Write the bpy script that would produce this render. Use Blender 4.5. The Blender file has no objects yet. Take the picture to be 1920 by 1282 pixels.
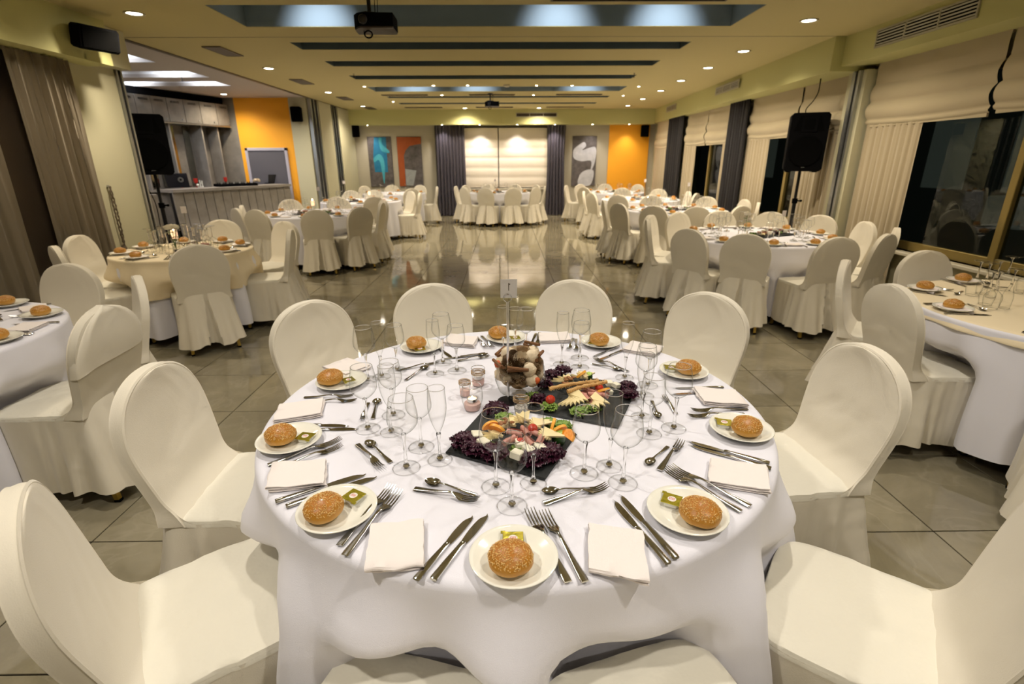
import bpy, math, random
import numpy as np
from mathutils import Vector, Matrix, noise as mnoise
R = math.radians
PI = math.pi
sc = bpy.context.scene
col = sc.collection

# ------------------------------------------------------------ camera
FPX, PITCH, YAW, ROLL, CAMH = 963.1, 0.33974, 0.01183, -0.00456, 1.516
cp, sp = math.cos(PITCH), math.sin(PITCH)
_f = Vector((math.sin(YAW) * cp, math.cos(YAW) * cp, -sp))
_r = Vector((math.cos(YAW), -math.sin(YAW), 0))
_u = _r.cross(_f)
_r2 = _r * math.cos(ROLL) + _u * math.sin(ROLL)
_u2 = -_r * math.sin(ROLL) + _u * math.cos(ROLL)
cam_d = bpy.data.cameras.new('camera')
cam = bpy.data.objects.new('camera', cam_d)
col.objects.link(cam)
cam_d.sensor_width = 36
cam_d.lens = FPX / 1920 * 36
cam_d.clip_start = 0.02
cam_d.clip_end = 200
cam.matrix_world = Matrix(((_r2.x, _u2.x, -_f.x, 0), (_r2.y, _u2.y, -_f.y, 0), (_r2.z, _u2.z, -_f.z, CAMH), (0, 0, 0, 1)))
cam_d.dof.use_dof = True
cam_d.dof.focus_distance = 1.45
cam_d.dof.aperture_fstop = 4.0
sc.camera = cam


def ray(x, y):
    return _r2 * ((x - 960) / FPX) - _u2 * ((y - 641) / FPX) + _f


def at(x, y, z):
    """point of the photograph (1920x1282) on the horizontal plane z"""
    d = ray(x, y)
    t = (z - CAMH) / d.z
    return Vector((d.x * t, d.y * t, z))


def aty(x, y, Y):
    d = ray(x, y)
    t = Y / d.y
    return Vector((d.x * t, Y, CAMH + d.z * t))


# ------------------------------------------------------------ world, exposure
sc.view_settings.view_transform = 'Standard'
sc.view_settings.look = 'None'
sc.view_settings.gamma = 1
sc.view_settings.use_curve_mapping = False
sc.view_settings.exposure = 1.0
w = bpy.data.worlds.new('night')
sc.world = w
w.use_nodes = True
w.node_tree.nodes['Background'].inputs[0].default_value = (0.03, 0.03, 0.028, 1)
w.node_tree.nodes['Background'].inputs[1].default_value = 0.10
try:
    sc.cycles.use_denoising = True
    sc.cycles.max_bounces = 7
    sc.cycles.use_adaptive_sampling = True
    sc.cycles.adaptive_threshold = 0.05
    sc.cycles.adaptive_min_samples = 12
    sc.cycles.diffuse_bounces = 3
    sc.cycles.glossy_bounces = 3
    sc.cycles.transmission_bounces = 6
    sc.cycles.transparent_max_bounces = 16
    sc.cycles.sample_clamp_indirect = 4
    sc.cycles.caustics_reflective = False
    sc.cycles.caustics_refractive = False
except Exception:
    pass

WARM = (1.0, 0.86, 0.66)
NEUT = (1.0, 0.93, 0.84)
COOL = (0.86, 0.92, 1.0)
SPOT_W = 62.0     # each recessed downlight
HALO_W = 36.0     # each small halogen

# ------------------------------------------------------------ helpers


def tag(o, label=None, cat=None, group=None, kind=None):
    if label: o['label'] = label
    if cat: o['category'] = cat
    if group: o['group'] = group
    if kind: o['kind'] = kind
    return o


def empty(name, loc=(0, 0, 0), rz=0, label=None, cat=None, group=None, kind=None):
    o = bpy.data.objects.new(name, None)
    o.empty_display_size = 0.1
    col.objects.link(o)
    o.location = loc
    o.rotation_euler = (0, 0, rz)
    return tag(o, label, cat, group, kind)


def link(name, me, parent=None, loc=None, rz=None):
    o = bpy.data.objects.new(name, me)
    col.objects.link(o)
    if parent is not None: o.parent = parent
    if loc is not None: o.location = loc
    if rz is not None: o.rotation_euler = (0, 0, rz)
    return o


def copy_tree(o, parent=None, loc=None, rot=None, label=None, group=None, scale=None):
    c = o.copy()
    col.objects.link(c)
    c.parent = parent
    if loc is not None: c.location = loc
    if rot is not None: c.rotation_euler = rot
    if scale is not None: c.scale = scale
    if label: c['label'] = label
    if group: c['group'] = group
    for ch in KIDS.get(o, []):
        d = copy_tree(ch, c)
        KIDS.setdefault(c, []).append(d)
    return c


class _K(dict):
    def _k(self, o): return o.name
    def get(self, o, d=None): return dict.get(self, o.name, d)
    def setdefault(self, o, d): return dict.setdefault(self, o.name, d)


KIDS = _K()


class MB:
    def __init__(self):
        self.v = []
        self.f = []
        self.m = []
        self.M = None

    def add(self, vs, fs, M=None, mi=0):
        b = len(self.v)
        M = M if M is not None else self.M
        if M is not None: vs = [M @ Vector(p) for p in vs]
        self.v += [tuple(p) for p in vs]
        self.f += [tuple(b + i for i in f) for f in fs]
        self.m += [mi] * len(fs)
        return self

    def box(self, x0, x1, y0, y1, z0, z1, M=None, mi=0, bev=0):
        if bev:
            e = bev
            vs = []
            for z, s in ((z0, e), (z0 + e, 0), (z1 - e, 0), (z1, e)):
                vs += [(x0 + s + e, y0 + s, z), (x1 - s - e, y0 + s, z), (x1 - s, y0 + s + e, z), (x1 - s, y1 - s - e, z),
                       (x1 - s - e, y1 - s, z), (x0 + s + e, y1 - s, z), (x0 + s, y1 - s - e, z), (x0 + s, y0 + s + e, z)]
            n = 8
            fs = [tuple(range(n - 1, -1, -1)), tuple(range(3 * n, 4 * n))]
            for k in range(3):
                for i in range(n):
                    j = (i + 1) % n
                    fs.append((k * n + i, k * n + j, (k + 1) * n + j, (k + 1) * n + i))
            return self.add(vs, fs, M, mi)
        vs = [(x0, y0, z0), (x1, y0, z0), (x1, y1, z0), (x0, y1, z0), (x0, y0, z1), (x1, y0, z1), (x1, y1, z1), (x0, y1, z1)]
        fs = [(0, 3, 2, 1), (4, 5, 6, 7), (0, 1, 5, 4), (1, 2, 6, 5), (2, 3, 7, 6), (3, 0, 4, 7)]
        return self.add(vs, fs, M, mi)

    def grid(self, fn, nu, nv, closeu=False, M=None, mi=0, flip=False):
        vs = []
        for j in range(nv + 1):
            for i in range(nu if closeu else nu + 1):
                vs.append(fn(i / nu, j / nv))
        W = nu if closeu else nu + 1
        fs = []
        for j in range(nv):
            for i in range(nu):
                a, b = j * W + i, j * W + (i + 1) % W
                q = (a, b, b + W, a + W)
                fs.append(q[::-1] if flip else q)
        return self.add(vs, fs, M, mi)

    def lathe(self, prof, n=24, M=None, mi=0, cap=True):
        vs, fs = [], []
        rings = []
        for (r, z) in prof:
            if r < 1e-6:
                rings.append([len(vs)])
                vs.append((0, 0, z))
            else:
                rings.append(list(range(len(vs), len(vs) + n)))
                vs += [(r * math.cos(2 * PI * k / n), r * math.sin(2 * PI * k / n), z) for k in range(n)]
        for a, b in zip(rings, rings[1:]):
            for k in range(n):
                l = (k + 1) % n
                if len(a) == 1 and len(b) == 1: continue
                if len(a) == 1: fs.append((a[0], b[l], b[k]))
                elif len(b) == 1: fs.append((a[k], a[l], b[0]))
                else: fs.append((a[k], a[l], b[l], b[k]))
        return self.add(vs, fs, M, mi)

    def tube(self, pts, r, n=8, M=None, mi=0, cap=True):
        pts = [Vector(p) for p in pts]
        rs = r if isinstance(r, (list, tuple)) else [r] * len(pts)
        vs, fs = [], []
        up = Vector((0, 0, 1))
        prev = None
        for i, p in enumerate(pts):
            t = (pts[min(i + 1, len(pts) - 1)] - pts[max(i - 1, 0)]).normalized()
            if prev is None:
                a = t.cross(up)
                if a.length < 1e-3: a = t.cross(Vector((1, 0, 0)))
                a.normalize()
            else:
                a = (prev - t * prev.dot(t)).normalized()
            prev = a
            b = t.cross(a)
            for k in range(n):
                c = 2 * PI * k / n
                vs.append(p + (a * math.cos(c) + b * math.sin(c)) * rs[i])
        for i in range(len(pts) - 1):
            for k in range(n):
                l = (k + 1) % n
                fs.append((i * n + k, i * n + l, (i + 1) * n + l, (i + 1) * n + k))
        if cap:
            fs.append(tuple(range(n - 1, -1, -1)))
            fs.append(tuple(range((len(pts) - 1) * n, len(pts) * n)))
        return self.add(vs, fs, M, mi)

    def ball(self, r, c=(0, 0, 0), sx=1, sy=1, sz=1, n=12, m=8, M=None, mi=0, fn=None):
        vs = [(0, 0, -1)]
        for j in range(1, m):
            t = -PI / 2 + PI * j / m
            for k in range(n):
                vs.append((math.cos(t) * math.cos(2 * PI * k / n), math.cos(t) * math.sin(2 * PI * k / n), math.sin(t)))
        vs.append((0, 0, 1))
        o = []
        for p in vs:
            s = fn(Vector(p)) if fn else 1
            o.append((c[0] + p[0] * r * sx * s, c[1] + p[1] * r * sy * s, c[2] + p[2] * r * sz * s))
        fs = []
        for k in range(n):
            l = (k + 1) % n
            fs.append((0, 1 + l, 1 + k))
            for j in range(m - 2):
                a, b = 1 + j * n, 1 + (j + 1) * n
                fs.append((a + k, a + l, b + l, b + k))
            a = 1 + (m - 2) * n
            fs.append((a + k, a + l, len(vs) - 1))
        return self.add(o, fs, M, mi)

    def mesh(self, name, mats, smooth=True, angle=None):
        me = bpy.data.meshes.new(name)
        me.from_pydata(self.v, [], self.f)
        if not isinstance(mats, (list, tuple)): mats = [mats]
        for m in mats: me.materials.append(m)
        if any(self.m): me.polygons.foreach_set('material_index', self.m)
        me.validate()
        if smooth:
            me.polygons.foreach_set('use_smooth', [True] * len(me.polygons))
            if angle is not None: me.set_sharp_from_angle(angle=R(angle))
        me.update()
        return me

    def obj(self, name, mats, parent=None, smooth=True, angle=35, loc=None, rz=None):
        o = link(name, self.mesh(name, mats, smooth, angle), parent, loc, rz)
        if parent is not None: KIDS.setdefault(parent, []).append(o)
        return o


def put(name, me, parent):
    o = link(name, me, parent)
    KIDS.setdefault(parent, []).append(o)
    return o


def T(x=0, y=0, z=0, rx=0, ry=0, rz=0, s=1):
    return Matrix.Translation((x, y, z)) @ Matrix.Rotation(rz, 4, 'Z') @ Matrix.Rotation(ry, 4, 'Y') @ Matrix.Rotation(rx, 4, 'X') @ Matrix.Scale(s, 4)


def nz(x, y, z=0): return mnoise.noise(Vector((x, y, z)))


# ------------------------------------------------------------ materials
def mat(name, c, rough=0.6, metal=0.0, spec=0.5, bump=None, var=None, sheen=0, trans=0, ior=1.45, emit=None, alpha=None, objvar=0, coat=0):
    """bump=(scale,strength,kind)  var=(scale,colour2,amount)"""
    m = bpy.data.materials.new(name)
    m.use_nodes = True
    nt = m.node_tree
    N, L = nt.nodes, nt.links
    b = N['Principled BSDF']
    b.inputs['Base Color'].default_value = (*c, 1)
    b.inputs['Roughness'].default_value = rough
    b.inputs['Metallic'].default_value = metal
    b.inputs['Specular IOR Level'].default_value = spec
    b.inputs['IOR'].default_value = ior
    if sheen: b.inputs['Sheen Weight'].default_value = sheen
    if trans: b.inputs['Transmission Weight'].default_value = trans
    if coat: b.inputs['Coat Weight'].default_value = coat
    if alpha is not None: b.inputs['Alpha'].default_value = alpha
    if emit:
        b.inputs['Emission Color'].default_value = (*emit[0], 1)
        b.inputs['Emission Strength'].default_value = emit[1]
    tc = N.new('ShaderNodeTexCoord')
    last = None
    if var:
        n = N.new('ShaderNodeTexNoise')
        n.inputs['Scale'].default_value = var[0]
        n.inputs['Detail'].default_value = 6
        n.inputs['Roughness'].default_value = 0.6
        L.new(tc.outputs['Object'], n.inputs['Vector'])
        r = N.new('ShaderNodeValToRGB')
        r.color_ramp.elements[0].position = 0.5 - 0.5 * var[2]
        r.color_ramp.elements[1].position = 0.5 + 0.5 * var[2]
        r.color_ramp.elements[0].color = (*c, 1)
        r.color_ramp.elements[1].color = (*var[1], 1)
        L.new(n.outputs['Fac'], r.inputs['Fac'])
        last = r.outputs['Color']
    if objvar:
        oi = N.new('ShaderNodeObjectInfo')
        hs = N.new('ShaderNodeHueSaturation')
        mr = N.new('ShaderNodeMapRange')
        mr.inputs['To Min'].default_value = 1 - objvar
        mr.inputs['To Max'].default_value = 1 + objvar
        L.new(oi.outputs['Random'], mr.inputs['Value'])
        L.new(mr.outputs['Result'], hs.inputs['Value'])
        if last: L.new(last, hs.inputs['Color'])
        else: hs.inputs['Color'].default_value = (*c, 1)
        last = hs.outputs['Color']
    if last: L.new(last, b.inputs['Base Color'])
    if bump:
        kind = bump[2] if len(bump) > 2 else 'noise'
        bp = N.new('ShaderNodeBump')
        bp.inputs['Strength'].default_value = bump[1]
        bp.inputs['Distance'].default_value = bump[3] if len(bump) > 3 else 0.002
        if kind == 'noise':
            n = N.new('ShaderNodeTexNoise')
            n.inputs['Detail'].default_value = 5
            out = 'Fac'
        elif kind == 'voro':
            n = N.new('ShaderNodeTexVoronoi')
            out = 'Distance'
        else:
            n = N.new('ShaderNodeTexWave')
            n.inputs['Distortion'].default_value = 1.5
            out = 'Fac'
        n.inputs['Scale'].default_value = bump[0]
        L.new(tc.outputs['Object'], n.inputs['Vector'])
        L.new(n.outputs[out], bp.inputs['Height'])
        L.new(bp.outputs['Normal'], b.inputs['Normal'])
    return m


def thin_glass(name, tint=(1.0, 1.0, 0.995), rough=0.03, ior=1.45, edge=(0.38, 0.40, 0.36), fmax=0.5):
    """thin clear wall: mirror reflection by Fresnel over a clear film that darkens a little edge-on"""
    m = bpy.data.materials.new(name)
    m.use_nodes = True
    nt = m.node_tree
    N, L = nt.nodes, nt.links
    N.remove(N['Principled BSDF'])
    out = N['Material Output']
    tr = N.new('ShaderNodeBsdfTransparent')
    gl = N.new('ShaderNodeBsdfGlossy')
    gl.inputs['Roughness'].default_value = rough
    lw = N.new('ShaderNodeLayerWeight')
    lw.inputs['Blend'].default_value = 0.5
    pw = N.new('ShaderNodeMath')
    pw.operation = 'POWER'
    pw.inputs[1].default_value = 4.0
    L.new(lw.outputs['Facing'], pw.inputs[0])
    fr = N.new('ShaderNodeMath')
    fr.operation = 'MULTIPLY_ADD'
    f0 = ((ior - 1) / (ior + 1)) ** 2 * 1.0
    fr.inputs[1].default_value = fmax - f0
    fr.inputs[2].default_value = f0
    L.new(pw.outputs[0], fr.inputs[0])
    pe = N.new('ShaderNodeMath')
    pe.operation = 'POWER'
    pe.inputs[1].default_value = 3.5
    L.new(lw.outputs['Facing'], pe.inputs[0])
    mixc = N.new('ShaderNodeMix')
    mixc.data_type = 'RGBA'
    mixc.inputs[6].default_value = (*tint, 1)
    mixc.inputs[7].default_value = (*edge, 1)
    L.new(pe.outputs[0], mixc.inputs[0])
    L.new(mixc.outputs[2], tr.inputs['Color'])
    mx = N.new('ShaderNodeMixShader')
    L.new(fr.outputs[0], mx.inputs[0])
    L.new(tr.outputs[0], mx.inputs[1])
    L.new(gl.outputs[0], mx.inputs[2])
    L.new(mx.outputs[0], out.inputs[0])
    return m


M = {}
M['ceil'] = mat('ceiling_paint', (0.58, 0.50, 0.24), 0.8, bump=(60, 0.08))
M['soffit'] = mat('soffit_paint', (0.58, 0.56, 0.25), 0.75, bump=(60, 0.08))
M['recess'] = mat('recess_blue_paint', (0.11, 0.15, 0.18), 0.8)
M['recess_lit'] = mat('recess_blue_paint_lit', (0.28, 0.35, 0.40), 0.8)  # same blue-grey paint, lamplight of the lit recesses put into its colour
M['bar_ceil'] = mat('bar_ceiling_paint', (0.50, 0.46, 0.44), 0.8)
M['white_paint'] = mat('white_cove_paint', (0.78, 0.78, 0.80), 0.7)
M['wall'] = mat('wall_paint_greige', (0.48, 0.44, 0.34), 0.75, bump=(80, 0.06))
M['wall_green'] = mat('wall_paint_cream', (0.56, 0.53, 0.36), 0.75, bump=(80, 0.06))
M['orange'] = mat('orange_wall_paint', (0.95, 0.42, 0.02), 0.6, bump=(80, 0.06))
M['concrete'] = mat('grey_concrete_finish', (0.15, 0.135, 0.115), 0.55, var=(5, (0.25, 0.225, 0.19), 0.5), bump=(30, 0.2))
M['concrete_l'] = mat('light_concrete_finish', (0.22, 0.20, 0.175), 0.5, var=(6, (0.33, 0.30, 0.26), 0.5), bump=(30, 0.15))
M['dark'] = mat('black_plastic', (0.0035, 0.0035, 0.004), 0.75, spec=0.04, bump=(500, 0.15))
M['dark_m'] = mat('black_metal', (0.02, 0.02, 0.022), 0.35, 0.6)
M['grille'] = mat('speaker_grille', (0.0035, 0.0035, 0.0035), 0.9, 0.0, spec=0.02, bump=(900, 0.6, 'voro'))
M['vent'] = mat('vent_brown', (0.12, 0.09, 0.06), 0.5)
M['vent_w'] = mat('vent_cream', (0.45, 0.42, 0.30), 0.5)
M['alum'] = mat('aluminium_profile', (0.42, 0.43, 0.42), 0.35, 0.9)
M['gold_frame'] = mat('bronze_window_frame', (0.36, 0.27, 0.09), 0.4, 0.55)
M['sill'] = mat('stone_sill', (0.55, 0.50, 0.38), 0.35, var=(12, (0.62, 0.57, 0.45), 0.5))
M['gold'] = mat('gold_lacquered_leg', (0.52, 0.36, 0.08), 0.3, 0.8)
M['sheer'] = mat('sheer_curtain', (0.46, 0.38, 0.25), 0.85, bump=(400, 0.2), sheen=0.3)
M['curtain_l'] = mat('taupe_curtain', (0.24, 0.20, 0.14), 0.85, bump=(400, 0.2), sheen=0.3)
M['blind'] = mat('cream_blind_fabric', (0.50, 0.42, 0.27), 0.85, bump=(300, 0.25), sheen=0.2)
M['blind_far'] = mat('ivory_blind_fabric', (0.80, 0.72, 0.60), 0.85, bump=(300, 0.2), sheen=0.2)
M['drape'] = mat('charcoal_drape', (0.028, 0.026, 0.028), 0.75, spec=0.2, bump=(300, 0.2), sheen=0.03)
M['drape_g'] = mat('grey_purple_satin_drape', (0.065, 0.057, 0.072), 0.38, bump=(300, 0.1), sheen=0.1)
M['cloth'] = mat('white_tablecloth', (0.77, 0.76, 0.82), 0.8, bump=(700, 0.25), sheen=0.15)
M['cloth_cream'] = mat('cream_overlay_cloth', (0.80, 0.68, 0.46), 0.85, bump=(250, 0.4), sheen=0.2)
def cover_mat(name, c, weave, kind, big=0.5):
    """woven cover cloth: fine weave plus soft creases"""
    m = mat(name, c, 0.85, sheen=0.25)
    nt = m.node_tree
    N, L = nt.nodes, nt.links
    b = N['Principled BSDF']
    tc = N.new('ShaderNodeTexCoord')
    n1 = N.new('ShaderNodeTexNoise')
    n1.inputs['Scale'].default_value = 4.0
    n1.inputs['Detail'].default_value = 2.5
    n1.inputs['Roughness'].default_value = 0.45
    n1.inputs['Distortion'].default_value = 0.9
    L.new(tc.outputs['Object'], n1.inputs['Vector'])
    b1 = N.new('ShaderNodeBump')
    b1.inputs['Strength'].default_value = big
    b1.inputs['Distance'].default_value = 0.022
    L.new(n1.outputs['Fac'], b1.inputs['Height'])
    n2 = N.new('ShaderNodeTexVoronoi' if kind else 'ShaderNodeTexNoise')
    n2.inputs['Scale'].default_value = weave
    L.new(tc.outputs['Object'], n2.inputs['Vector'])
    b2 = N.new('ShaderNodeBump')
    b2.inputs['Strength'].default_value = 0.25
    b2.inputs['Distance'].default_value = 0.002
    L.new(n2.outputs[0], b2.inputs['Height'])
    L.new(b1.outputs['Normal'], b2.inputs['Normal'])
    L.new(b2.outputs['Normal'], b.inputs['Normal'])
    return m


M['cover'] = cover_mat('ivory_chair_cover', (0.75, 0.69, 0.56), 420, 0)
M['cover2'] = cover_mat('ivory_chair_cover_seat', (0.77, 0.73, 0.61), 90, 1)
M['napkin'] = mat('blush_napkin', (0.83, 0.76, 0.72), 0.85, bump=(500, 0.3), sheen=0.2)
M['plate'] = mat('ivory_porcelain', (0.82, 0.80, 0.70), 0.12, coat=0.4)
M['steel'] = mat('polished_cutlery_steel', (0.60, 0.59, 0.57), 0.12, 1.0)
M['chrome'] = mat('chrome', (0.7, 0.69, 0.66), 0.12, 1.0)
M['glass'] = mat('clear_glass', (1.0, 1.0, 0.99), 0.0, trans=1.0, ior=1.5)
M['bowl'] = thin_glass('thin_bowl_glass')
M['pane'] = thin_glass('window_pane_glass', (0.5, 0.55, 0.5), rough=0.0, ior=1.55)
M['slate'] = mat('black_slate', (0.018, 0.020, 0.020), 0.55, bump=(40, 0.5))
M['stain'] = mat('wax', (0.9, 0.85, 0.8), 0.5)
M['screen'] = mat('laptop_screen', (0.02, 0.02, 0.025), 0.2)
M['door_grey'] = mat('grey_door_paint', (0.10, 0.095, 0.11), 0.6)
M['frame_lav'] = mat('lavender_door_frame', (0.45, 0.43, 0.50), 0.5)
M['mirror'] = mat('bar_mirror', (0.35, 0.34, 0.28), 0.08, 1.0)
M['glow'] = mat('lamp_lens', (1, 0.95, 0.85), 0.5, emit=((1.0, 0.93, 0.80), 14))
M['glow_s'] = mat('halogen_lens', (1, 0.93, 0.8), 0.5, emit=((1.0, 0.86, 0.62), 22))
M['ring'] = mat('downlight_ring', (0.5, 0.45, 0.3), 0.35, 0.3)
M['flame'] = mat('candle_flame', (1, 0.7, 0.4), 0.5, emit=((1.0, 0.62, 0.30), 30))
M['outdoor'] = mat('night_facade', (0.05, 0.05, 0.05), 0.9, emit=((0.5, 0.55, 0.5), 0.006))  # faint emission stands in for night light on the wall
M['outdoor2'] = mat('night_shutter', (0.25, 0.25, 0.24), 0.9, emit=((0.6, 0.62, 0.6), 0.05))  # slight self-glow in place of light falling on shutters and unit

# floor tiles: polished greige porcelain with soft cloudy veins, varied per tile
def floor_mat():
    m = bpy.data.materials.new('polished_stone_tile')
    m.use_nodes = True
    nt = m.node_tree
    N, L = nt.nodes, nt.links
    b = N['Principled BSDF']
    b.inputs['Specular IOR Level'].default_value = 1.0
    tc = N.new('ShaderNodeTexCoord')
    oi = N.new('ShaderNodeObjectInfo')
    ge = N.new('ShaderNodeNewGeometry')
    n1 = N.new('ShaderNodeTexNoise')
    n1.inputs['Scale'].default_value = 1.6
    n1.inputs['Detail'].default_value = 9
    n1.inputs['Roughness'].default_value = 0.62
    n1.inputs['Distortion'].default_value = 1.2
    L.new(ge.outputs['Position'], n1.inputs['Vector'])
    r1 = N.new('ShaderNodeValToRGB')
    e = r1.color_ramp.elements
    e[0].position = 0.32
    e[0].color = (0.225, 0.195, 0.125, 1)
    e[1].position = 0.72
    e[1].color = (0.34, 0.30, 0.20, 1)
    L.new(n1.outputs['Fac'], r1.inputs['Fac'])
    n2 = N.new('ShaderNodeTexNoise')
    n2.inputs['Scale'].default_value = 2.2
    n2.inputs['Detail'].default_value = 12
    n2.inputs['Distortion'].default_value = 1.6
    L.new(ge.outputs['Position'], n2.inputs['Vector'])
    r2 = N.new('ShaderNodeValToRGB')
    e = r2.color_ramp.elements
    e[0].position = 0.50
    e[0].color = (0, 0, 0, 1)
    e[1].position = 0.53
    e[1].color = (1, 1, 1, 1)
    e2 = r2.color_ramp.elements.new(0.56)
    e2.color = (0, 0, 0, 1)
    L.new(n2.outputs['Fac'], r2.inputs['Fac'])
    mx = N.new('ShaderNodeMix')
    mx.data_type = 'RGBA'
    mx.inputs[7].default_value = (0.42, 0.38, 0.28, 1)
    mu = N.new('ShaderNodeMath')
    mu.operation = 'MULTIPLY'
    mu.inputs[1].default_value = 0.22
    L.new(r2.outputs['Color'], mu.inputs[0])
    L.new(mu.outputs[0], mx.inputs[0])
    L.new(r1.outputs['Color'], mx.inputs[6])
    hs = N.new('ShaderNodeHueSaturation')
    mr = N.new('ShaderNodeMapRange')
    mr.inputs['To Min'].default_value = 0.9
    mr.inputs['To Max'].default_value = 1.1
    L.new(oi.outputs['Random'], mr.inputs['Value'])
    L.new(mr.outputs['Result'], hs.inputs['Value'])
    L.new(mx.outputs[2], hs.inputs['Color'])
    L.new(hs.outputs['Color'], b.inputs['Base Color'])
    b.inputs['Roughness'].default_value = 0.055
    return m


M['tile'] = floor_mat()
M['grout'] = mat('tile_grout', (0.02, 0.017, 0.01), 0.95, spec=0.1)

# ================================================================ ROOM SHELL
CZ = 2.80           # ceiling
SZ = 2.45           # underside of the soffits
XL, XR, YF, YB = -4.2, 4.2, 15.4, -3.0
BX = -8.4           # far side of the bar room
BY = 12.15          # wall behind the bar room


def struct(name, mb, m, parent=None, smooth=False):
    o = mb.obj(name, m, parent, smooth)
    if parent is None: tag(o, kind='structure')
    return o


# ---- floor: grout bed plus one object per tile
TS, TX0, TY0 = 0.6065, -2.906 * 0.6 - 0.02, -0.006
TS = 0.6
floor = struct('floor', MB().box(BX, XR, YB, YF, -0.06, -0.004), M['grout'])
tile_me = MB().box(-0.2970, 0.2970, -0.2970, 0.2970, -0.012, 0.0, bev=0.0012).mesh('tile', M['tile'], False)
tiles = []
i0, i1 = int((BX - TX0) / TS) - 1, int((XR - TX0) / TS) + 1
j0, j1 = int((YB - TY0) / TS) - 1, int((YF - TY0) / TS) + 1
for i in range(i0, i1 + 1):
    for j in range(j0, j1 + 1):
        x, y = TX0 + TS * (i + 0.5), TY0 + TS * (j + 0.5)
        if x < BX - 0.3 or x > XR + 0.29 or y > YF + 0.29 or y < YB - 0.3: continue
        if x < XL - 0.3 and (y < 6.0 or y > BY + 0.3): continue
        tiles.append((x, y))


def infront(x, y):
    d = Vector((x, y, -CAMH))
    c = d.dot(_f)
    if c < 0.2: return False
    u, v = 960 + FPX * d.dot(_r2) / c, 641 - FPX * d.dot(_u2) / c
    return -150 < u < 2070 and v < 1500


vis = sorted([t for t in tiles if infront(*t)], key=lambda t: t[0] ** 2 + t[1] ** 2)
single = set(vis[:300])
rest = MB()
for (x, y) in tiles:
    if (x, y) in single:
        t = link('tile', tile_me, floor, (x, y, 0))
    else:
        rest.box(x - 0.2970, x + 0.2970, y - 0.2970, y + 0.2970, -0.012, 0.0)
ro = rest.obj('distant_tiles', M['tile'], floor, False)
ro['kind'] = 'stuff'

# ---- ceiling with its seven long recesses
REC = [(-2.6, 2.32, 5.22, 6.0, 1), (-2.46, 2.17, 6.72, 7.14, 0), (-2.45, 2.15, 7.9, 8.32, 0), (-2.48, 2.13, 9.16, 9.58, 0),
       (-2.53, 2.28, 10.5, 11.2, 1), (-2.5, 2.25, 12.0, 12.3, 0), (-2.5, 2.2, 13.3, 13.6, 0)]
mb = MB()
ys = YB
SE = 6.46          # partition track across the room
for (a, b, y0, y1, lit) in REC:
    if ys < SE < y0:
        mb.box(XL, XR, ys, SE - 0.012, CZ, CZ + 0.05)
        mb.box(XL, XR, SE - 0.012, SE + 0.012, CZ + 0.02, CZ + 0.05)
        mb.box(XL, XR, SE + 0.012, y0, CZ, CZ + 0.05)
    else:
        mb.box(XL, XR, ys, y0, CZ, CZ + 0.05)
    mb.box(XL, a, y0, y1, CZ, CZ + 0.05)
    mb.box(b, XR, y0, y1, CZ, CZ + 0.05)
    ys = y1
mb.box(XL, XR, ys, YF, CZ, CZ + 0.05)
struct('ceiling', mb, M['ceil'])
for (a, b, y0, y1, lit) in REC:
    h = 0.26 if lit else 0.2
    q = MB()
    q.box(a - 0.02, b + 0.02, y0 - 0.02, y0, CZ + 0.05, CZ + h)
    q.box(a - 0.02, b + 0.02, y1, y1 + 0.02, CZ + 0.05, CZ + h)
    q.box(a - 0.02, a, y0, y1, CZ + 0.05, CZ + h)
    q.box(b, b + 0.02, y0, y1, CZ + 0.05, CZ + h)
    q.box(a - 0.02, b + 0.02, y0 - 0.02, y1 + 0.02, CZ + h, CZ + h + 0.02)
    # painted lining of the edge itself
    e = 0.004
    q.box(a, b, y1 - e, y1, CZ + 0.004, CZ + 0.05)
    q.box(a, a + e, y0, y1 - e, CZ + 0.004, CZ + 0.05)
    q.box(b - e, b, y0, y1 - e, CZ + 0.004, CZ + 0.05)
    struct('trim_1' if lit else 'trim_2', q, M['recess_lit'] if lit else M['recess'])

# thin shadow-gap line of the folding partition track
struct('trim_3', MB().box(XL, 3.7, SE - 0.011, SE + 0.011, CZ + 0.001, CZ + 0.019), M['vent'])
struct('trim_3', MB().box(XL - 0.03, XL + 0.03, SE, YF, CZ - 0.012, CZ - 0.001), M['vent'])

# ---- soffits
def prism(pts, z0, z1):
    n = len(pts)
    vs = [(x, y, z0) for x, y in pts] + [(x, y, z1) for x, y in pts]
    fs = [tuple(range(n - 1, -1, -1)), tuple(range(n, 2 * n))] + [(i, (i + 1) % n, (i + 1) % n + n, i + n) for i in range(n)]
    return MB().add(vs, fs)


struct('trim_4', prism([(3.69, SE), (4.06, YF), (XR, YF), (XR, SE)], SZ, CZ), M['soffit'])
struct('trim_4', prism([(3.81, YB), (3.81, SE), (XR, SE), (XR, YB)], SZ + 0.05, CZ), M['soffit'])
struct('trim_4', MB().box(XL, 4.05, 14.95, YF, SZ - 0.02, CZ), M['soffit'])
struct('trim_4', MB().box(XL, -3.86, YB, 5.75, SZ - 0.04, CZ), M['soffit'])
struct('trim_4', MB().box(XL - 0.02, -3.98, 5.75, 6.2, SZ - 0.01, CZ, bev=0.004), M['wall_green'])

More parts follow.
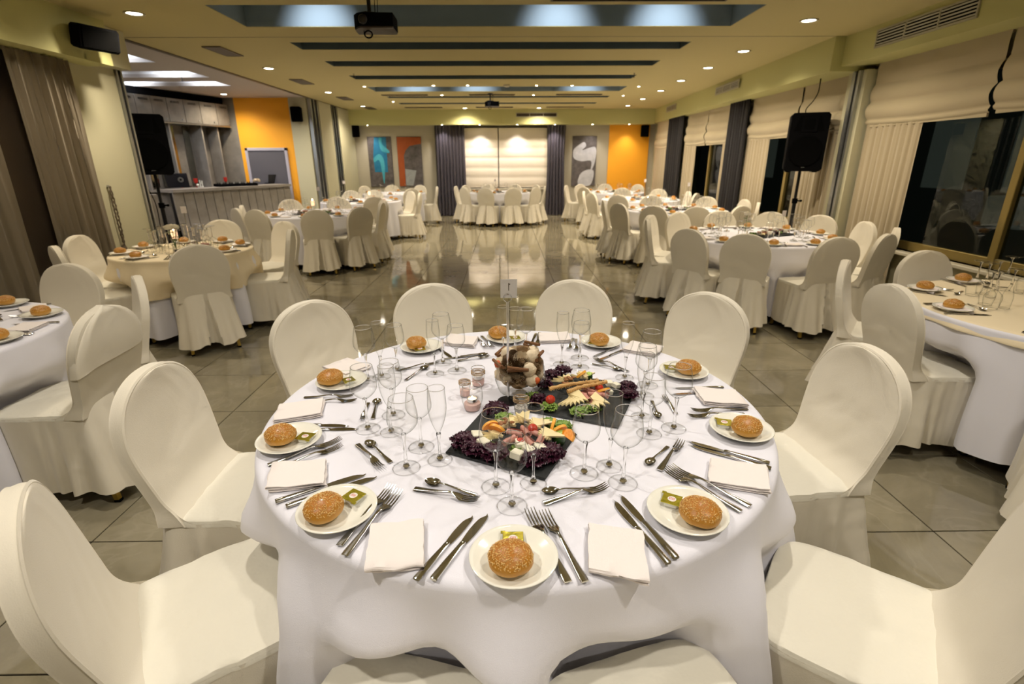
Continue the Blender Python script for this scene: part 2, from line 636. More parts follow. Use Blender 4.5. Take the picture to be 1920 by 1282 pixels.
# ---- far wall
fw = MB()
fw.box(XL - 0.2, -1.12, YF, YF + 0.15, 0, CZ + 0.1)
fw.box(1.22, XR + 0.2, YF, YF + 0.15, 0, CZ + 0.1)
fw.box(-1.12, 1.22, YF, YF + 0.15, 0, 0.75)
fw.box(-1.12, 1.22, YF + 0.12, YF + 0.16, 0.75, CZ + 0.1)
struct('wall_far', fw, M['wall'])
struct('trim_5', MB().box(-1.14, 1.24, YF - 0.05, YF + 0.1, 0.72, 0.76, bev=0.006), M['sill'])
struct('trim_6', MB().box(2.92, 4.04, YF - 0.03, YF, 0, CZ - 0.3), M['orange'])
struct('baseboard_far', MB().box(XL, -1.95, YF - 0.015, YF, 0, 0.08).box(1.65, 2.92, YF - 0.015, YF, 0, 0.08), M['sill'])
struct('wall_back', MB().box(XL - 0.2, XR + 0.2, YB - 0.1, YB, 0, CZ + 0.1), M['wall_green'])

# ---- right wall: piers and window openings
WX = 4.2
wins = [(1.4, 6.1), (6.75, 9.25), (9.95, 12.35), (13.0, 14.9)]
rw = MB()
ZS, ZT = 0.60, 2.3
rw.box(WX, WX + 0.25, YB, YF, -0.004, ZS)
rw.box(WX, WX + 0.25, YB, YF, ZT, CZ + 0.1)
ys = YB
for (a, b) in wins:
    rw.box(WX, WX + 0.25, ys, a, ZS, ZT)
    ys = b
rw.box(WX, WX + 0.25, ys, YF, ZS, ZT)
struct('wall_right', rw, M['wall_green'])
struct('baseboard_right', MB().box(WX - 0.015, WX, YB, YF - 0.02, 0, 0.08), M['sill'])
for k, (a, b) in enumerate(wins):
    wroot = empty('window_%d' % (k + 1), (WX, (a + b) / 2, ZS), kind='structure')
    f = MB()
    c = (a + b) / 2
    def fb(y0, y1, z0, z1, x0=0.05, x1=0.12): f.box(x0, x1, y0 - c, y1 - c, z0 - ZS, z1 - ZS, bev=0.004)
    fb(a, b, ZS + 0.0, ZS + 0.09)
    fb(a, b, ZT - 0.06, ZT)
    fb(a, a + 0.06, ZS, ZT)
    fb(b - 0.06, b, ZS, ZT)
    f.obj('window_frame', M['gold_frame'], wroot, False)
    ms = [4.42, 2.9] if k == 0 else [(a + b) / 2 + 0.12]
    for y in ms:
        MB().box(0.035, 0.10, y - 0.035 - c, y + 0.035 - c, 0.02, ZT - ZS, bev=0.004).obj('mullion', M['gold_frame'], wroot, False)
    edges = [a + 0.05] + sorted(ms) + [b - 0.05]
    for y0, y1 in zip(edges, edges[1:]):
        MB().box(0.07, 0.075, y0 - c, y1 - c, 0.07, ZT - ZS - 0.03).obj('pane', M['pane'], wroot, False)
    MB().box(-0.09, 0.06, a - 0.05 - c, b + 0.05 - c, -0.035, 0.0, bev=0.006).obj('sill', M['sill'], wroot, False)

# ---- pier column with partition guide at the right wall
struct('trim_7', MB().box(4.02, WX, 6.30, 6.62, 0, SZ), M['wall_green'])
g = MB()
g.box(3.985, 4.02, 6.36, 6.40, 0, SZ)
g.box(3.985, 4.02, 6.44, 6.50, 0, SZ)
struct('trim_8', g, M['alum'])
struct('trim_8', MB().box(4.0, 4.019, 6.40, 6.44, 0, SZ), M['dark_m'])

# ---- left wall near: curtain wall and pier
lw = MB()
lw.box(XL - 0.2, XL - 0.05, YB, 5.3, 0, SZ)
struct('wall_left', lw, M['vent'])
struct('wall_left', MB().box(XL - 0.2, -4.12, 5.3, 6.12, 0, SZ), M['wall_green'])
g = MB()
g.box(-4.2, -4.1, 6.125, 6.15, 0, SZ)
g.box(-4.2, -4.1, 6.19, 6.215, 0, SZ)
struct('trim_9', g, M['alum'])
struct('trim_9', MB().box(-4.2, -4.11, 6.15, 6.19, 0, SZ), M['dark_m'])
# outside wall above the left opening towards the bar room
# ---- stacked folding partition at the far left
pr = MB()
for (a, b) in ((12.66, 13.5), (14.02, 15.38)):
    q = MB().box(-4.24, -4.15, a, b, 0.01, CZ - 0.015, bev=0.006)
    tag(q.obj('folding_partition_panel', M['wall_green'], smooth=False),
        'cream sliding partition panel parked at the left wall, %s of two' % ('the wider one nearer the far wall' if a > 13.9 else 'the narrower one nearer the bar'), 'partition')
g1, g2 = MB(), MB()
for y0 in (12.16, 12.36, 12.56, 13.58, 13.76, 13.94):
    g1.box(-4.23, -4.16, y0, y0 + 0.05, 0.0, CZ - 0.015)
    g2.box(-4.23, -4.19, y0 + 0.05, y0 + 0.15, 0.0, CZ - 0.015)
struct('trim_9', g1, M['alum'])
struct('trim_9', g2, M['dark_m'])

# ---- bar room shell
bw = MB()
bw.box(-5.80, -4.62, BY, BY + 0.12, 0, CZ + 0.1)
struct('wall_bar', bw, M['orange'])
struct('wall_bar', MB().box(-4.62, XL - 0.05, BY - 0.03, BY + 0.12, 0, CZ + 0.1), M['wall_green'])
struct('wall_bar', MB().box(BX, -5.80, BY, BY + 0.12, 0, CZ + 0.1), M['concrete'])
struct('wall_bar_left', MB().box(BX - 0.1, BX, 5.9, BY + 0.1, 0, CZ + 0.1), M['wall'])
struct('wall_bar_near', MB().box(BX, XL - 0.2, 5.9, 6.0, 0, CZ + 0.1), M['wall'])
bc = MB()
BREC = [(-7.6, -4.75, 7.3, 7.95), (-7.6, -4.75, 8.7, 9.3), (-7.6, -4.9, 9.75, 10.3)]
ys = 6.0
for (a, b, y0, y1) in BREC:
    bc.box(BX, XL - 0.03, ys, y0, CZ, CZ + 0.05)
    bc.box(BX, a, y0, y1, CZ, CZ + 0.05)
    bc.box(b, XL - 0.03, y0, y1, CZ, CZ + 0.05)
    ys = y1
bc.box(BX, XL - 0.03, ys, BY, CZ, CZ + 0.05)
struct('ceiling_bar', bc, M['bar_ceil'])
for (a, b, y0, y1) in BREC:
    q = MB()
    q.box(a - 0.02, b + 0.02, y0 - 0.02, y0, CZ + 0.05, CZ + 0.24)
    q.box(a - 0.02, b + 0.02, y1, y1 + 0.02, CZ + 0.05, CZ + 0.24)
    q.box(a - 0.02, a, y0, y1, CZ + 0.05, CZ + 0.24)
    q.box(b, b + 0.02, y0, y1, CZ + 0.05, CZ + 0.24)
    q.box(a - 0.02, b + 0.02, y0 - 0.02, y1 + 0.02, CZ + 0.24, CZ + 0.26)
    struct('trim_10', q, M['white_paint'])

# framed grey door in the orange wall
dr = empty('door_1', (-5.24, BY - 0.005, 0), kind='structure')
MB().box(-0.40, 0.40, -0.03, 0.0, 0.0, 1.74).obj('door_leaf', M['door_grey'], dr, False)
q = MB()
q.box(-0.46, -0.40, -0.05, 0, 0, 1.80, bev=0.005)
q.box(0.40, 0.46, -0.05, 0, 0, 1.80, bev=0.005)
q.box(-0.46, 0.46, -0.05, 0, 1.74, 1.80, bev=0.005)
q.obj('door_frame', M['frame_lav'], dr, False)

# night view outside: neighbour building
nb = empty('neighbour_building', (9.5, 9.0, 0), label='dim grey neighbouring building seen through the dark windows at night', cat='building')
MB().box(0, 3, -8, 14, -3, 6).obj('facade', M['outdoor'], nb, False)
for k in range(9):
    f_ = MB().box(-0.03, 0.0, -6 + k * 2, -4.9 + k * 2, 0.9, 2.3).obj('shutter', M['outdoor2'], nb, False)
q = MB().box(-0.35, 0, 0.2, 1.0, 0.3, 0.85, bev=0.02)
q.lathe([(0.0, 0), (0.22, 0), (0.24, 0.02), (0.0, 0.02)], 20, T(-0.36, 0.5, 0.57, 0, R(90), 0))
q.obj('air_conditioner_unit', M['outdoor2'], nb, False)

# ================================================================ LIGHTS OF THE CEILING
ring_me = MB().lathe([(0.062, 0.0), (0.085, 0.0), (0.088, -0.006), (0.082, -0.010), (0.066, -0.006), (0.062, 0.0)], 24).mesh('ring', M['ring'])
lens_me = MB().lathe([(0.0, -0.005), (0.045, -0.005), (0.064, -0.001)], 24).mesh('lens', M['glow'])
rs_me = MB().lathe([(0.022, 0.0), (0.038, 0.0), (0.038, -0.004), (0.024, -0.004)], 16).mesh('small_ring', M['ring'])
ls_me = MB().lathe([(0.0, -0.006), (0.018, -0.006), (0.026, -0.002)], 16).mesh('small_lens', M['glow_s'])


def spot(loc, W, c, ang=150, blend=0.9, rad=0.06, rot=(0, 0, 0)):
    l = bpy.data.lights.new('spot', 'SPOT')
    l.energy = W
    l.color = c
    l.spot_size = R(ang)
    l.spot_blend = blend
    l.shadow_soft_size = rad
    o = bpy.data.objects.new('spot', l)
    col.objects.link(o)
    o.location = loc
    o.rotation_euler = rot
    return o


def downlight(x, y, z, label, W=None, c=WARM, small=False, group=None):
    r = empty('halogen_spot' if small else 'downlight', (x, y, z), label=label, cat='ceiling light', group=group)
    put('ring', rs_me if small else ring_me, r)
    put('lens', ls_me if small else lens_me, r)
    s = spot((x, y, z - 0.03), W or (HALO_W if small else SPOT_W), c, 110 if small else 150, rad=0.03 if small else 0.06)
    return r


ordn = ['nearest', 'second', 'third', 'fourth', 'fifth', 'sixth', 'farthest']
for k, y in enumerate((5.77, 7.28, 8.51, 9.81, 11.17, 12.6, 14.1)):
    downlight((3.0, 3.02, 3.03, 3.05, 3.09, 3.1, 3.1)[k], y, CZ, 'round recessed ceiling light, %s in the row along the right windows' % ordn[k], group='downlights along the right windows')
for k, y in enumerate((5.48, 8.46, 11.27, 14.02)):
    downlight((-3.38, -3.44, -3.48, -3.51)[k], y, CZ, 'round recessed ceiling light, %s in the row along the left side' % ('nearest', 'second', 'third', 'farthest')[k], group='downlights along the left side')
downlight(-1.02, 14.6, CZ, 'round ceiling light in front of the far soffit, towards the blue painting')
downlight(0.9, 14.6, CZ, 'round ceiling light in front of the far soffit, towards the grey painting')
downlight(-5.65, 11.5, CZ, 'round ceiling light over the bar beside the orange wall', W=45)
for k, (x, y) in enumerate([(-2.55, 10.43), (-1.28, 10.32), (-0.66, 10.33), (0.59, 10.36), (1.24, 10.37), (2.5, 10.54)]):
    downlight(x, y, CZ, 'tiny halogen spot before the lit blue recess, %s from the left' % ('first', 'second', 'third', 'fourth', 'fifth', 'last')[k], small=True, group='halogen spots before the lit recess')
for k, (x, y) in enumerate([(-2.55, 13.0), (-1.29, 11.76), (0.61, 11.81), (2.52, 11.96)]):
    downlight(x, y, CZ, 'tiny halogen spot behind the lit blue recess, %s from the left' % ('first', 'second', 'third', 'last')[k], small=True, group='halogen spots behind the lit recess')
for k, x in enumerate((-3.70, -1.69, -0.67, 0.35, 1.37, 2.39, 3.39)):
    W2 = 14 if k not in (2, 3) else 26
    r = empty('halogen_spot', (x, 15.08, SZ - 0.02), label='tiny halogen spot under the far soffit, %s from the left' % ('first', 'second', 'third', 'fourth', 'fifth', 'sixth', 'last')[k],
              cat='ceiling light', group='halogen spots under the far soffit')
    put('ring', rs_me, r)
    put('lens', ls_me, r)
    spot((x, 15.06, SZ - 0.05), W2, (1, 0.9, 0.85), 95, rad=0.02, rot=(R(8), 0, 0))
# ceiling lights over and behind the camera that the frame does not show
for (x, y) in [(3.0, 4.5), (3.0, 3.1), (3.0, 1.5), (3.0, -0.6), (-3.38, 4.1), (-3.38, 2.6), (-3.38, 1.0), (-3.38, -0.8), (1.1, 2.1), (-1.1, 2.1), (1.1, 0.2), (-1.1, 0.2), (0, 3.9), (0, -1.5)]:
    l = spot((x, y, CZ - 0.03), (20 if y > 2 else 7) if abs(x) > 2 else (46 if abs(x) > 1 else 30), NEUT if abs(x) < 2 else WARM, 150)
# lamps inside the lit recesses, aimed at the far face
for x in (-1.85, 0.55, 1.65):
    spot((x, 5.42, CZ + 0.14), 16, COOL, 80, 1.0, 0.03, rot=(R(72), 0, 0))
for x in (-1.75, -0.55, 1.55):
    spot((x, 10.62, CZ + 0.14), 12, COOL, 90, 1.0, 0.03, rot=(R(72), 0, 0))
for (a, b, y0, y1) in BREC:
    for x in (-5.3, -6.6):
        spot((x, y0 + 0.12, CZ + 0.12), 16, COOL, 120, 1.0, 0.03, rot=(R(70), 0, 0))
spot((-6.2, 8.2, CZ - 0.03), 60, (1, 0.9, 0.85), 150)
spot((-5.2, 10.4, CZ - 0.03), 40, (1, 0.9, 0.85), 150)

# ---- vents
def slot_vent(name, label, M4, L_, H_, n, frame, slatm, group=None, muls=0):
    """louvred grille in its own xy plane (x long, y high, z out)"""
    r = empty(name, label=label, cat='air vent', group=group)
    r.matrix_world = M4
    MB().box(-L_ / 2 + .006, L_ / 2 - .006, -H_ / 2 + .006, H_ / 2 - .006, 0.0005, 0.003).obj('backing', M['dark'], r, False)
    q = MB()
    e = 0.018
    for (a, b, c, d) in ((-L_ / 2, L_ / 2, -H_ / 2, -H_ / 2 + e), (-L_ / 2, L_ / 2, H_ / 2 - e, H_ / 2), (-L_ / 2, -L_ / 2 + e, -H_ / 2 + e, H_ / 2 - e), (L_ / 2 - e, L_ / 2, -H_ / 2 + e, H_ / 2 - e)):
        q.box(a, b, c, d, 0.0005, 0.012)
    for k in range(muls):
        x = -L_ / 2 + L_ * (k + 1) / (muls + 1)
        q.box(x - 0.008, x + 0.008, -H_ / 2 + e, H_ / 2 - e, 0.0005, 0.012)
    q.obj('frame', frame, r, False)
    for k in range(n):
        y = -H_ / 2 + e + (H_ - 2 * e) * (k + 0.5) / n
        MB().box(-L_ / 2 + e, L_ / 2 - e, -0.007, 0.007, -0.001, 0.001, M=T(0, y, 0.008, R(40))).obj('slat', slatm, r, False)
    return r


def M4down(x, y, z, rz=0): return Matrix.Translation((x, y, z)) @ Matrix.Rotation(PI, 4, 'X') @ Matrix.Rotation(rz, 4, 'Z')


for k, y in enumerate((7.2, 9.8, 12.3, 14.5)):
    slot_vent('ceiling_vent', 'brown ceiling vent, %s in the left row between the round lights' % ('nearest', 'second', 'third', 'farthest')[k],
              M4down(-3.45, y, CZ - 0.0005, R(90)), 0.58, 0.22, 6, M['vent'], M['vent'], 'vents in the left part of the ceiling')
for k, x in enumerate((-2.05, -0.25, 1.55)):
    for yy, nm in ((11.72, 'nearer'), (14.35, 'farther')):
        slot_vent('ceiling_vent', 'long narrow brown slot vent in the ceiling middle, %s row, %s' % (nm, ('left one', 'middle one', 'right one')[k]),
                  M4down(x, yy, CZ - 0.0005), 0.95, 0.13, 3, M['vent'], M['vent'], 'slot vents across the ceiling')
slot_vent('ceiling_vent', 'long slot vent at the top edge of the picture, in front of the large recess', M4down(1.15, 5.02, CZ - 0.0005), 1.5, 0.13, 3, M['vent'], M['vent'])
MR = Matrix.Rotation(-PI / 2, 4, 'Z') @ Matrix.Rotation(PI / 2, 4, 'X')
slot_vent('wall_vent', 'long louvred air grille on the nearest right soffit', Matrix.Translation((3.81, 5.32, 2.665)) @ MR, 1.22, 0.17, 5, M['vent_w'], M['vent_w'], muls=2)
slot_vent('wall_vent', 'shorter louvred air grille halfway along the right soffit', Matrix.Translation((3.80, 9.65, 2.67)) @ Matrix.Rotation(R(-2.4), 4, 'Z') @ MR, 1.1, 0.13, 4, M['vent_w'], M['vent_w'], muls=2)
slot_vent('wall_vent', 'small louvred air grille on the right soffit near the orange wall', Matrix.Translation((3.97, 13.3, 2.67)) @ Matrix.Rotation(R(-2.4), 4, 'Z') @ MR, 0.85, 0.13, 4, M['vent_w'], M['vent_w'], muls=1)
slot_vent('wall_vent', 'dark louvred air grille on the far soffit above the ivory blinds', Matrix.Translation((0.86, 14.95, 2.66)) @ Matrix.Rotation(PI / 2, 4, 'X'), 1.1, 0.11, 3, M['vent_w'], M['vent'], muls=2)
# smoke detector and sprinklers
q = MB().lathe([(0, -0.035), (0.03, -0.035), (0.06, -0.02), (0.065, 0)], 20, T(0.05, 10.3, CZ))
tag(q.obj('smoke_detector', M['sill']), 'round white smoke detector in the middle of the ceiling', 'smoke detector')
for k, (x, y) in enumerate([(-2.35, 9.0), (2.05, 9.0), (-5.2, 9.3)]):
    q = MB().lathe([(0.0, -0.06), (0.016, -0.058), (0.016, -0.052), (0.005, -0.05), (0.005, -0.004), (0.02, 0)], 10, T(x, y, CZ))
    tag(q.obj('sprinkler', M['dark_m']), ['small sprinkler head at the left end of the third dark recess', 'small sprinkler head at the right end of the third dark recess', 'small sprinkler head in the bar room ceiling'][k], 'sprinkler')

# ================================================================ FABRIC AT THE WINDOWS
def curtain(name, label, cat, x, y0, y1, z0, z1, m, folds, amp, seed, axis='y', flare=0.0, group=None, gather=0.0):
    """hanging pleated fabric along an axis; two-sided sheet with real waves"""
    rnd = random.Random(seed)
    n = max(24, folds * 10)
    ph = [rnd.uniform(-0.5, 0.5) for _ in range(64)]
    def fn(u, v):
        s = u * folds * 2 * PI + 1.2 * nz(u * 5, seed) + 0.5 * nz(u * 3, v * 1.5, seed)
        a = amp * (0.75 + 0.5 * nz(u * 7, seed + 3)) * (0.55 + 0.45 * (1 - v))
        L_ = y0 + (y1 - y0) * u
        mid = (y0 + y1) / 2
        k = 1 + flare * (1 - v) - gather * math.sin(PI * v)
        L_ = mid + (L_ - mid) * k + 0.25 * amp * math.cos(s)
        d = a * math.sin(s) + 0.15 * amp * math.sin(2.7 * s + v * 3)
        z = z0 + (z1 - z0) * v
        return (x + d, L_, z) if axis == 'y' else (L_, x + d, z)
    q = MB().grid(fn, n, 14)
    return tag(q.obj(name, m, angle=None), label, cat, group)


def blind(label, x, y0, y1, zt, zb, m, lines, seed, axis='y', sag=0.02, sgn=-1, group='cream roman blinds'):
    """roman blind: flat upper fabric with stitched seams, stacked folds at the bottom"""
    prof = []
    N = 46
    stack = 0.20 if lines == 0 else 0.0
    def depth(z):
        t = (z - zb)
        if lines:   # fully lowered blind: shallow seams
            seg = (zt - zb) / lines
            f = (t % seg) / seg
            return 0.018 * math.sin(PI * min(1, f * 1.02)) ** 0.5 + 0.004
        if t < 0.05: return 0.03 + 0.02 * math.sin(PI * t / 0.05)
        if t < 0.22: return 0.03 + 0.045 * math.sin(PI * (t - 0.05) / 0.17) ** 0.7
        if t < 0.40: return 0.022 + 0.03 * math.sin(PI * (t - 0.22) / 0.18)
        return 0.018 + 0.004 * math.sin((t - 0.40) * 12)
    def fn(u, v):
        z = zb + (zt - zb) * v
        wv = sag * math.sin(PI * u) * (1 - v) + 0.006 * nz(u * 6, v * 2, seed)
        d = depth(z) + 0.006 * nz(u * 5, v * 4, seed + 9)
        L_ = y0 + (y1 - y0) * u
        zz = z - wv
        return (x + sgn * d, L_, zz) if axis == 'y' else (L_, x + sgn * d, zz)
    q = MB().grid(fn, 16, N)
    back = lambda u, v: ((x, y0 + (y1 - y0) * u, zb + 0.01 + (zt - zb - 0.01) * v) if axis == 'y' else (y0 + (y1 - y0) * u, x, zb + 0.01 + (zt - zb - 0.01) * v))
    r = empty('roman_blind', ((x, (y0 + y1) / 2, zt) if axis == 'y' else ((y0 + y1) / 2, x, zt)), label=label, cat='blind', group=group)
    off = Matrix.Translation(-r.location)
    q.v = [tuple(off @ Vector(p)) for p in q.v]
    q.obj('blind_fabric', m, r, angle=None)
    q = MB()
    if axis == 'y': q.box(x - 0.012, x + 0.012, y0 + 0.01, y1 - 0.01, zt - 0.02, zt, M=off)
    else: q.box(y0 + 0.01, y1 - 0.01, x - 0.012, x + 0.012, zt - 0.02, zt, M=off)
    q.obj('head_rail', m, r, False)
    q = MB()
    if axis == 'y': q.box(x - 0.03, x - 0.012, y0 + 0.02, y1 - 0.02, zb - 0.03, zb + 0.01, M=off)
    else: q.box(y0 + 0.02, y1 - 0.02, x - 0.03, x - 0.012, zb - 0.01, zb + 0.01, M=off)
    q.obj('bottom_bar', m, r, False)
    return r


blind('near right roman blind with stacked folds over the large dark window', 4.14, 4.7, 6.27, 2.5, 1.88, M['blind'], 0, 1)
blind('roman blind at the right picture edge, overlapping its neighbour with a crooked fold', 4.14, 1.5, 4.66, 2.5, 1.90, M['blind'], 0, 2, sag=0.05)
blind('roman blind behind the right loudspeaker, beside the pier', 4.14, 6.65, 7.72, SZ, 1.85, M['blind'], 0, 3)
blind('roman blind between the loudspeaker and the first dark drape', 4.14, 7.76, 9.25, SZ, 1.84, M['blind'], 0, 4)
blind('roman blind between the two dark drapes, nearer one', 4.14, 9.95, 11.2, SZ, 1.82, M['blind'], 0, 5)
blind('roman blind between the two dark drapes, farther one', 4.14, 11.24, 12.45, SZ, 1.82, M['blind'], 0, 6)
blind('last roman blind beyond the farther dark drape', 4.14, 13.65, 14.9, SZ, 1.80, M['blind'], 0, 7)
for nm, a, b, zb, zt, fd, sd in [('sheer cream curtain beside the large dark window, near side of the pier', 5.42, 6.25, 0.05, 1.92, 9, 11), ('sheer cream curtain behind the stand of the right loudspeaker', 6.7, 7.6, 0.05, 1.90, 10, 12),
                                 ('narrow sheer curtain right of the nearer dark drape', 8.5, 9.3, 0.05, 1.9, 8, 13), ('thin sheer curtain left of the nearer dark drape', 9.95, 10.3, 0.05, 1.88, 4, 14),
                                 ('sheer curtain right of the farther dark drape', 11.75, 12.5, 0.05, 1.88, 7, 15), ('sheer curtain in the corner by the orange wall', 13.75, 14.95, 0.05, 1.88, 9, 16)]:
    curtain('sheer_curtain', nm, 'curtain', 4.115, a, b, zb, zt, M['sheer'], fd, 0.022, sd, group='sheer curtains at the right windows')
curtain('dark_drape', 'charcoal drape between the right windows, nearer of two', 'curtain', 4.04, 9.22, 9.98, 0.03, SZ, M['drape'], 7, 0.045, 21, group='charcoal drapes at the right windows')
curtain('dark_drape', 'charcoal drape between the right windows, farther of two', 'curtain', 4.04, 12.5, 13.6, 0.03, SZ, M['drape'], 7, 0.045, 22, group='charcoal drapes at the right windows')
curtain('grey_drape', 'shiny grey-purple drape left of the ivory blinds on the far wall', 'curtain', 15.27, -1.93, -1.12, 0.02, SZ - 0.02, M['drape_g'], 9, 0.05, 23, axis='x', flare=0.03)
curtain('grey_drape', 'shiny grey-purple drape right of the ivory blinds on the far wall', 'curtain', 15.27, 1.16, 1.68, 0.02, SZ - 0.02, M['drape_g'], 6, 0.05, 24, axis='x', flare=0.12, gather=0.12)
blind('lowered ivory roman blind on the far wall, left panel', 15.38, -1.13, -0.19, 2.36, 0.80, M['blind_far'], 6, 31, axis='x', sag=0.0, group='ivory blinds on the far wall')
blind('lowered ivory roman blind on the far wall, right panel', 15.38, -0.16, 1.20, 2.36, 0.80, M['blind_far'], 6, 32, axis='x', sag=0.0, group='ivory blinds on the far wall')
# left near curtains
curtain('taupe_curtain', 'tall taupe curtain at the left wall, beside the pier', 'curtain', -4.02, 4.70, 5.36, 0.02, SZ - 0.05, M['curtain_l'], 8, 0.05, 41, flare=0.06)
curtain('taupe_curtain', 'tall taupe curtain at the left picture edge behind the small dark gap', 'curtain', -4.02, 2.6, 4.42, 0.02, SZ - 0.05, M['curtain_l'], 14, 0.05, 42)
# rope tie-back hanging on the left pier
rp = empty('curtain_tieback', (-4.1, 5.60, 1.28), label='twisted brown rope tie-back hanging on the cream pier left', cat='tie-back')
q = MB()
for s in (-1, 1):
    q.tube([(0.012, s * 0.017 * math.sin(PI * min(1, t * 1.02)) ** .5 + .004 * math.sin(t * 60 + s), -t * 0.6) for t in [k / 60 for k in range(61)]], [0.008 + .0016 * math.sin(k * 1.7) for k in range(61)], 6)
q.obj('rope', M['vent'], rp)
MB().lathe([(0.0, 0.0), (0.02, -0.005), (0.03, -0.04), (0.02, -0.05), (0.026, -0.16), (0, -0.165)], 12, T(0, 0, -0.6)).obj('tassel', M['vent'], rp)
MB().lathe([(0.0, 0.02), (0.012, 0.02), (0.015, 0.0), (0.0, -0.0)], 10, T(-0.01, 0, 0.0, 0, R(90))).obj('hook', M['alum'], rp)

# ================================================================ PAINTINGS
def blob(pts, z, d=0.002):
    n = len(pts)
    vs = [(x, -0.03 - z, y) for x, y in pts] + [(x, -0.03 - z - d, y) for x, y in pts]
    return MB().add(vs, [tuple(range(n)), tuple(range(2 * n - 1, n - 1, -1))] + [(i, i + n, (i + 1) % n + n, (i + 1) % n) for i in range(n)])


def spline(pts, k=5):
    o = []
    n = len(pts)
    for i in range(n):
        p0, p1, p2, p3 = [Vector(pts[(i + d) % n]) for d in (-1, 0, 1, 2)]
        for j in range(k):
            t = j / k
            o.append(tuple(0.5 * ((2 * p1) + (p2 - p0) * t + (2 * p0 - 5 * p1 + 4 * p2 - p3) * t * t + (3 * p1 - p0 - 3 * p2 + p3) * t ** 3)))
    return o


P_dk = mat('painting_charcoal', (0.07, 0.065, 0.06), 0.7, var=(9, (0.14, 0.12, 0.12), 0.3), bump=(20, 0.3))
P_bl = mat('painting_blue', (0.0, 0.13, 0.27), 0.6, var=(5, (0.02, 0.2, 0.36), 0.4))
P_lb = mat('painting_light_blue', (0.03, 0.30, 0.42), 0.6, var=(5, (0.08, 0.42, 0.52), 0.4))
P_or = mat('painting_rust_orange', (0.33, 0.065, 0.008), 0.6, var=(4, (0.40, 0.09, 0.015), 0.4))
P_gy = mat('painting_grey', (0.26, 0.28, 0.28), 0.6, var=(8, (0.36, 0.38, 0.38), 0.4))
P_wh = mat('painting_pale_grey', (0.42, 0.43, 0.47), 0.6, var=(7, (0.62, 0.62, 0.66), 0.4))


def painting(x, w_, label, layers):
    r = empty('painting', (x, YF - 0.004, 0.82), label=label, cat='painting')
    MB().box(-w_ / 2, w_ / 2, -0.03, 0.0, 0, 1.33, bev=0.004).obj('canvas', layers[0], r, False)
    for k, (m, pts) in enumerate(layers[1:]):
        q = blob([((p[0] - 0.5) * w_, p[1] * 1.33) for p in pts], 0.0005 + 0.002 * k)
        q.obj('painted_shape', m, r, False)


painting(-3.49, 0.66, 'abstract painting with light blue curved shapes on blue and charcoal', [P_dk,
    (P_bl, [(0.22, 0.30), (0.78, 0.30), (0.80, 0.99), (0.30, 0.99), (0.2, 0.6)]),
    (P_lb, spline([(0.22, 0.58), (0.45, 0.66), (0.62, 0.58), (0.66, 0.40), (0.60, 0.10), (0.56, 0.10), (0.50, 0.42), (0.42, 0.54), (0.24, 0.50)])),
    (P_lb, spline([(0.50, 0.97), (0.62, 0.97), (0.62, 0.86), (0.90, 0.72), (0.84, 0.68), (0.55, 0.74)]))])
painting(-2.665, 0.68, 'abstract painting of a charcoal arch on rust orange', [P_dk,
    (P_or, [(0.01, 0.01), (0.26, 0.01), (0.26, 0.62), (0.34, 0.73), (0.52, 0.82), (0.99, 0.86), (0.99, 0.99), (0.01, 0.99)]),
    (P_gy, [(0.28, 0.03), (0.58, 0.02), (0.74, 0.33), (0.28, 0.36)])])
painting(2.24, 0.68, 'abstract painting with large pale rounded shapes on charcoal', [P_dk,
    (P_wh, spline([(0.05, 0.72), (0.25, 0.82), (0.48, 0.88), (0.56, 0.80), (0.42, 0.72), (0.95, 0.78), (0.96, 0.5), (0.78, 0.28), (0.80, 0.50), (0.40, 0.50), (0.08, 0.56)])),
    (P_wh, spline([(0.30, 0.02), (0.80, 0.02), (0.92, 0.30), (0.60, 0.32), (0.34, 0.22)]))])

# ================================================================ CHAIR
def smooth(a, b, t):
    t = max(0.0, min(1.0, (t - a) / (b - a)))
    return t * t * (3 - 2 * t)


CH = 0.895


def back_outline(n):
    """outline from bottom left over the arch to bottom right, in x,z"""
    pts = []
    zb, zs = 0.44, 0.70
    m = n // 3
    def wz(z): return 0.185 + 0.022 * smooth(0.47, 0.70, z) + 0.012 * (1 - smooth(0.44, 0.50, z))
    for k in range(m):
        z = zb + (zs - zb) * k / m
        pts.append((-wz(z), z))
    for k in range(n - 2 * m + 1):
        a = PI * (1 - k / (n - 2 * m))
        c, s = math.cos(a), math.sin(a)
        pts.append((0.207 * math.copysign(abs(c) ** 0.92, c), zs + (CH - zs) * abs(s) ** 0.95))
    for k in range(m):
        z = zs - (zs - zb) * (k + 1) / m
        pts.append((wz(z), z))
    return pts


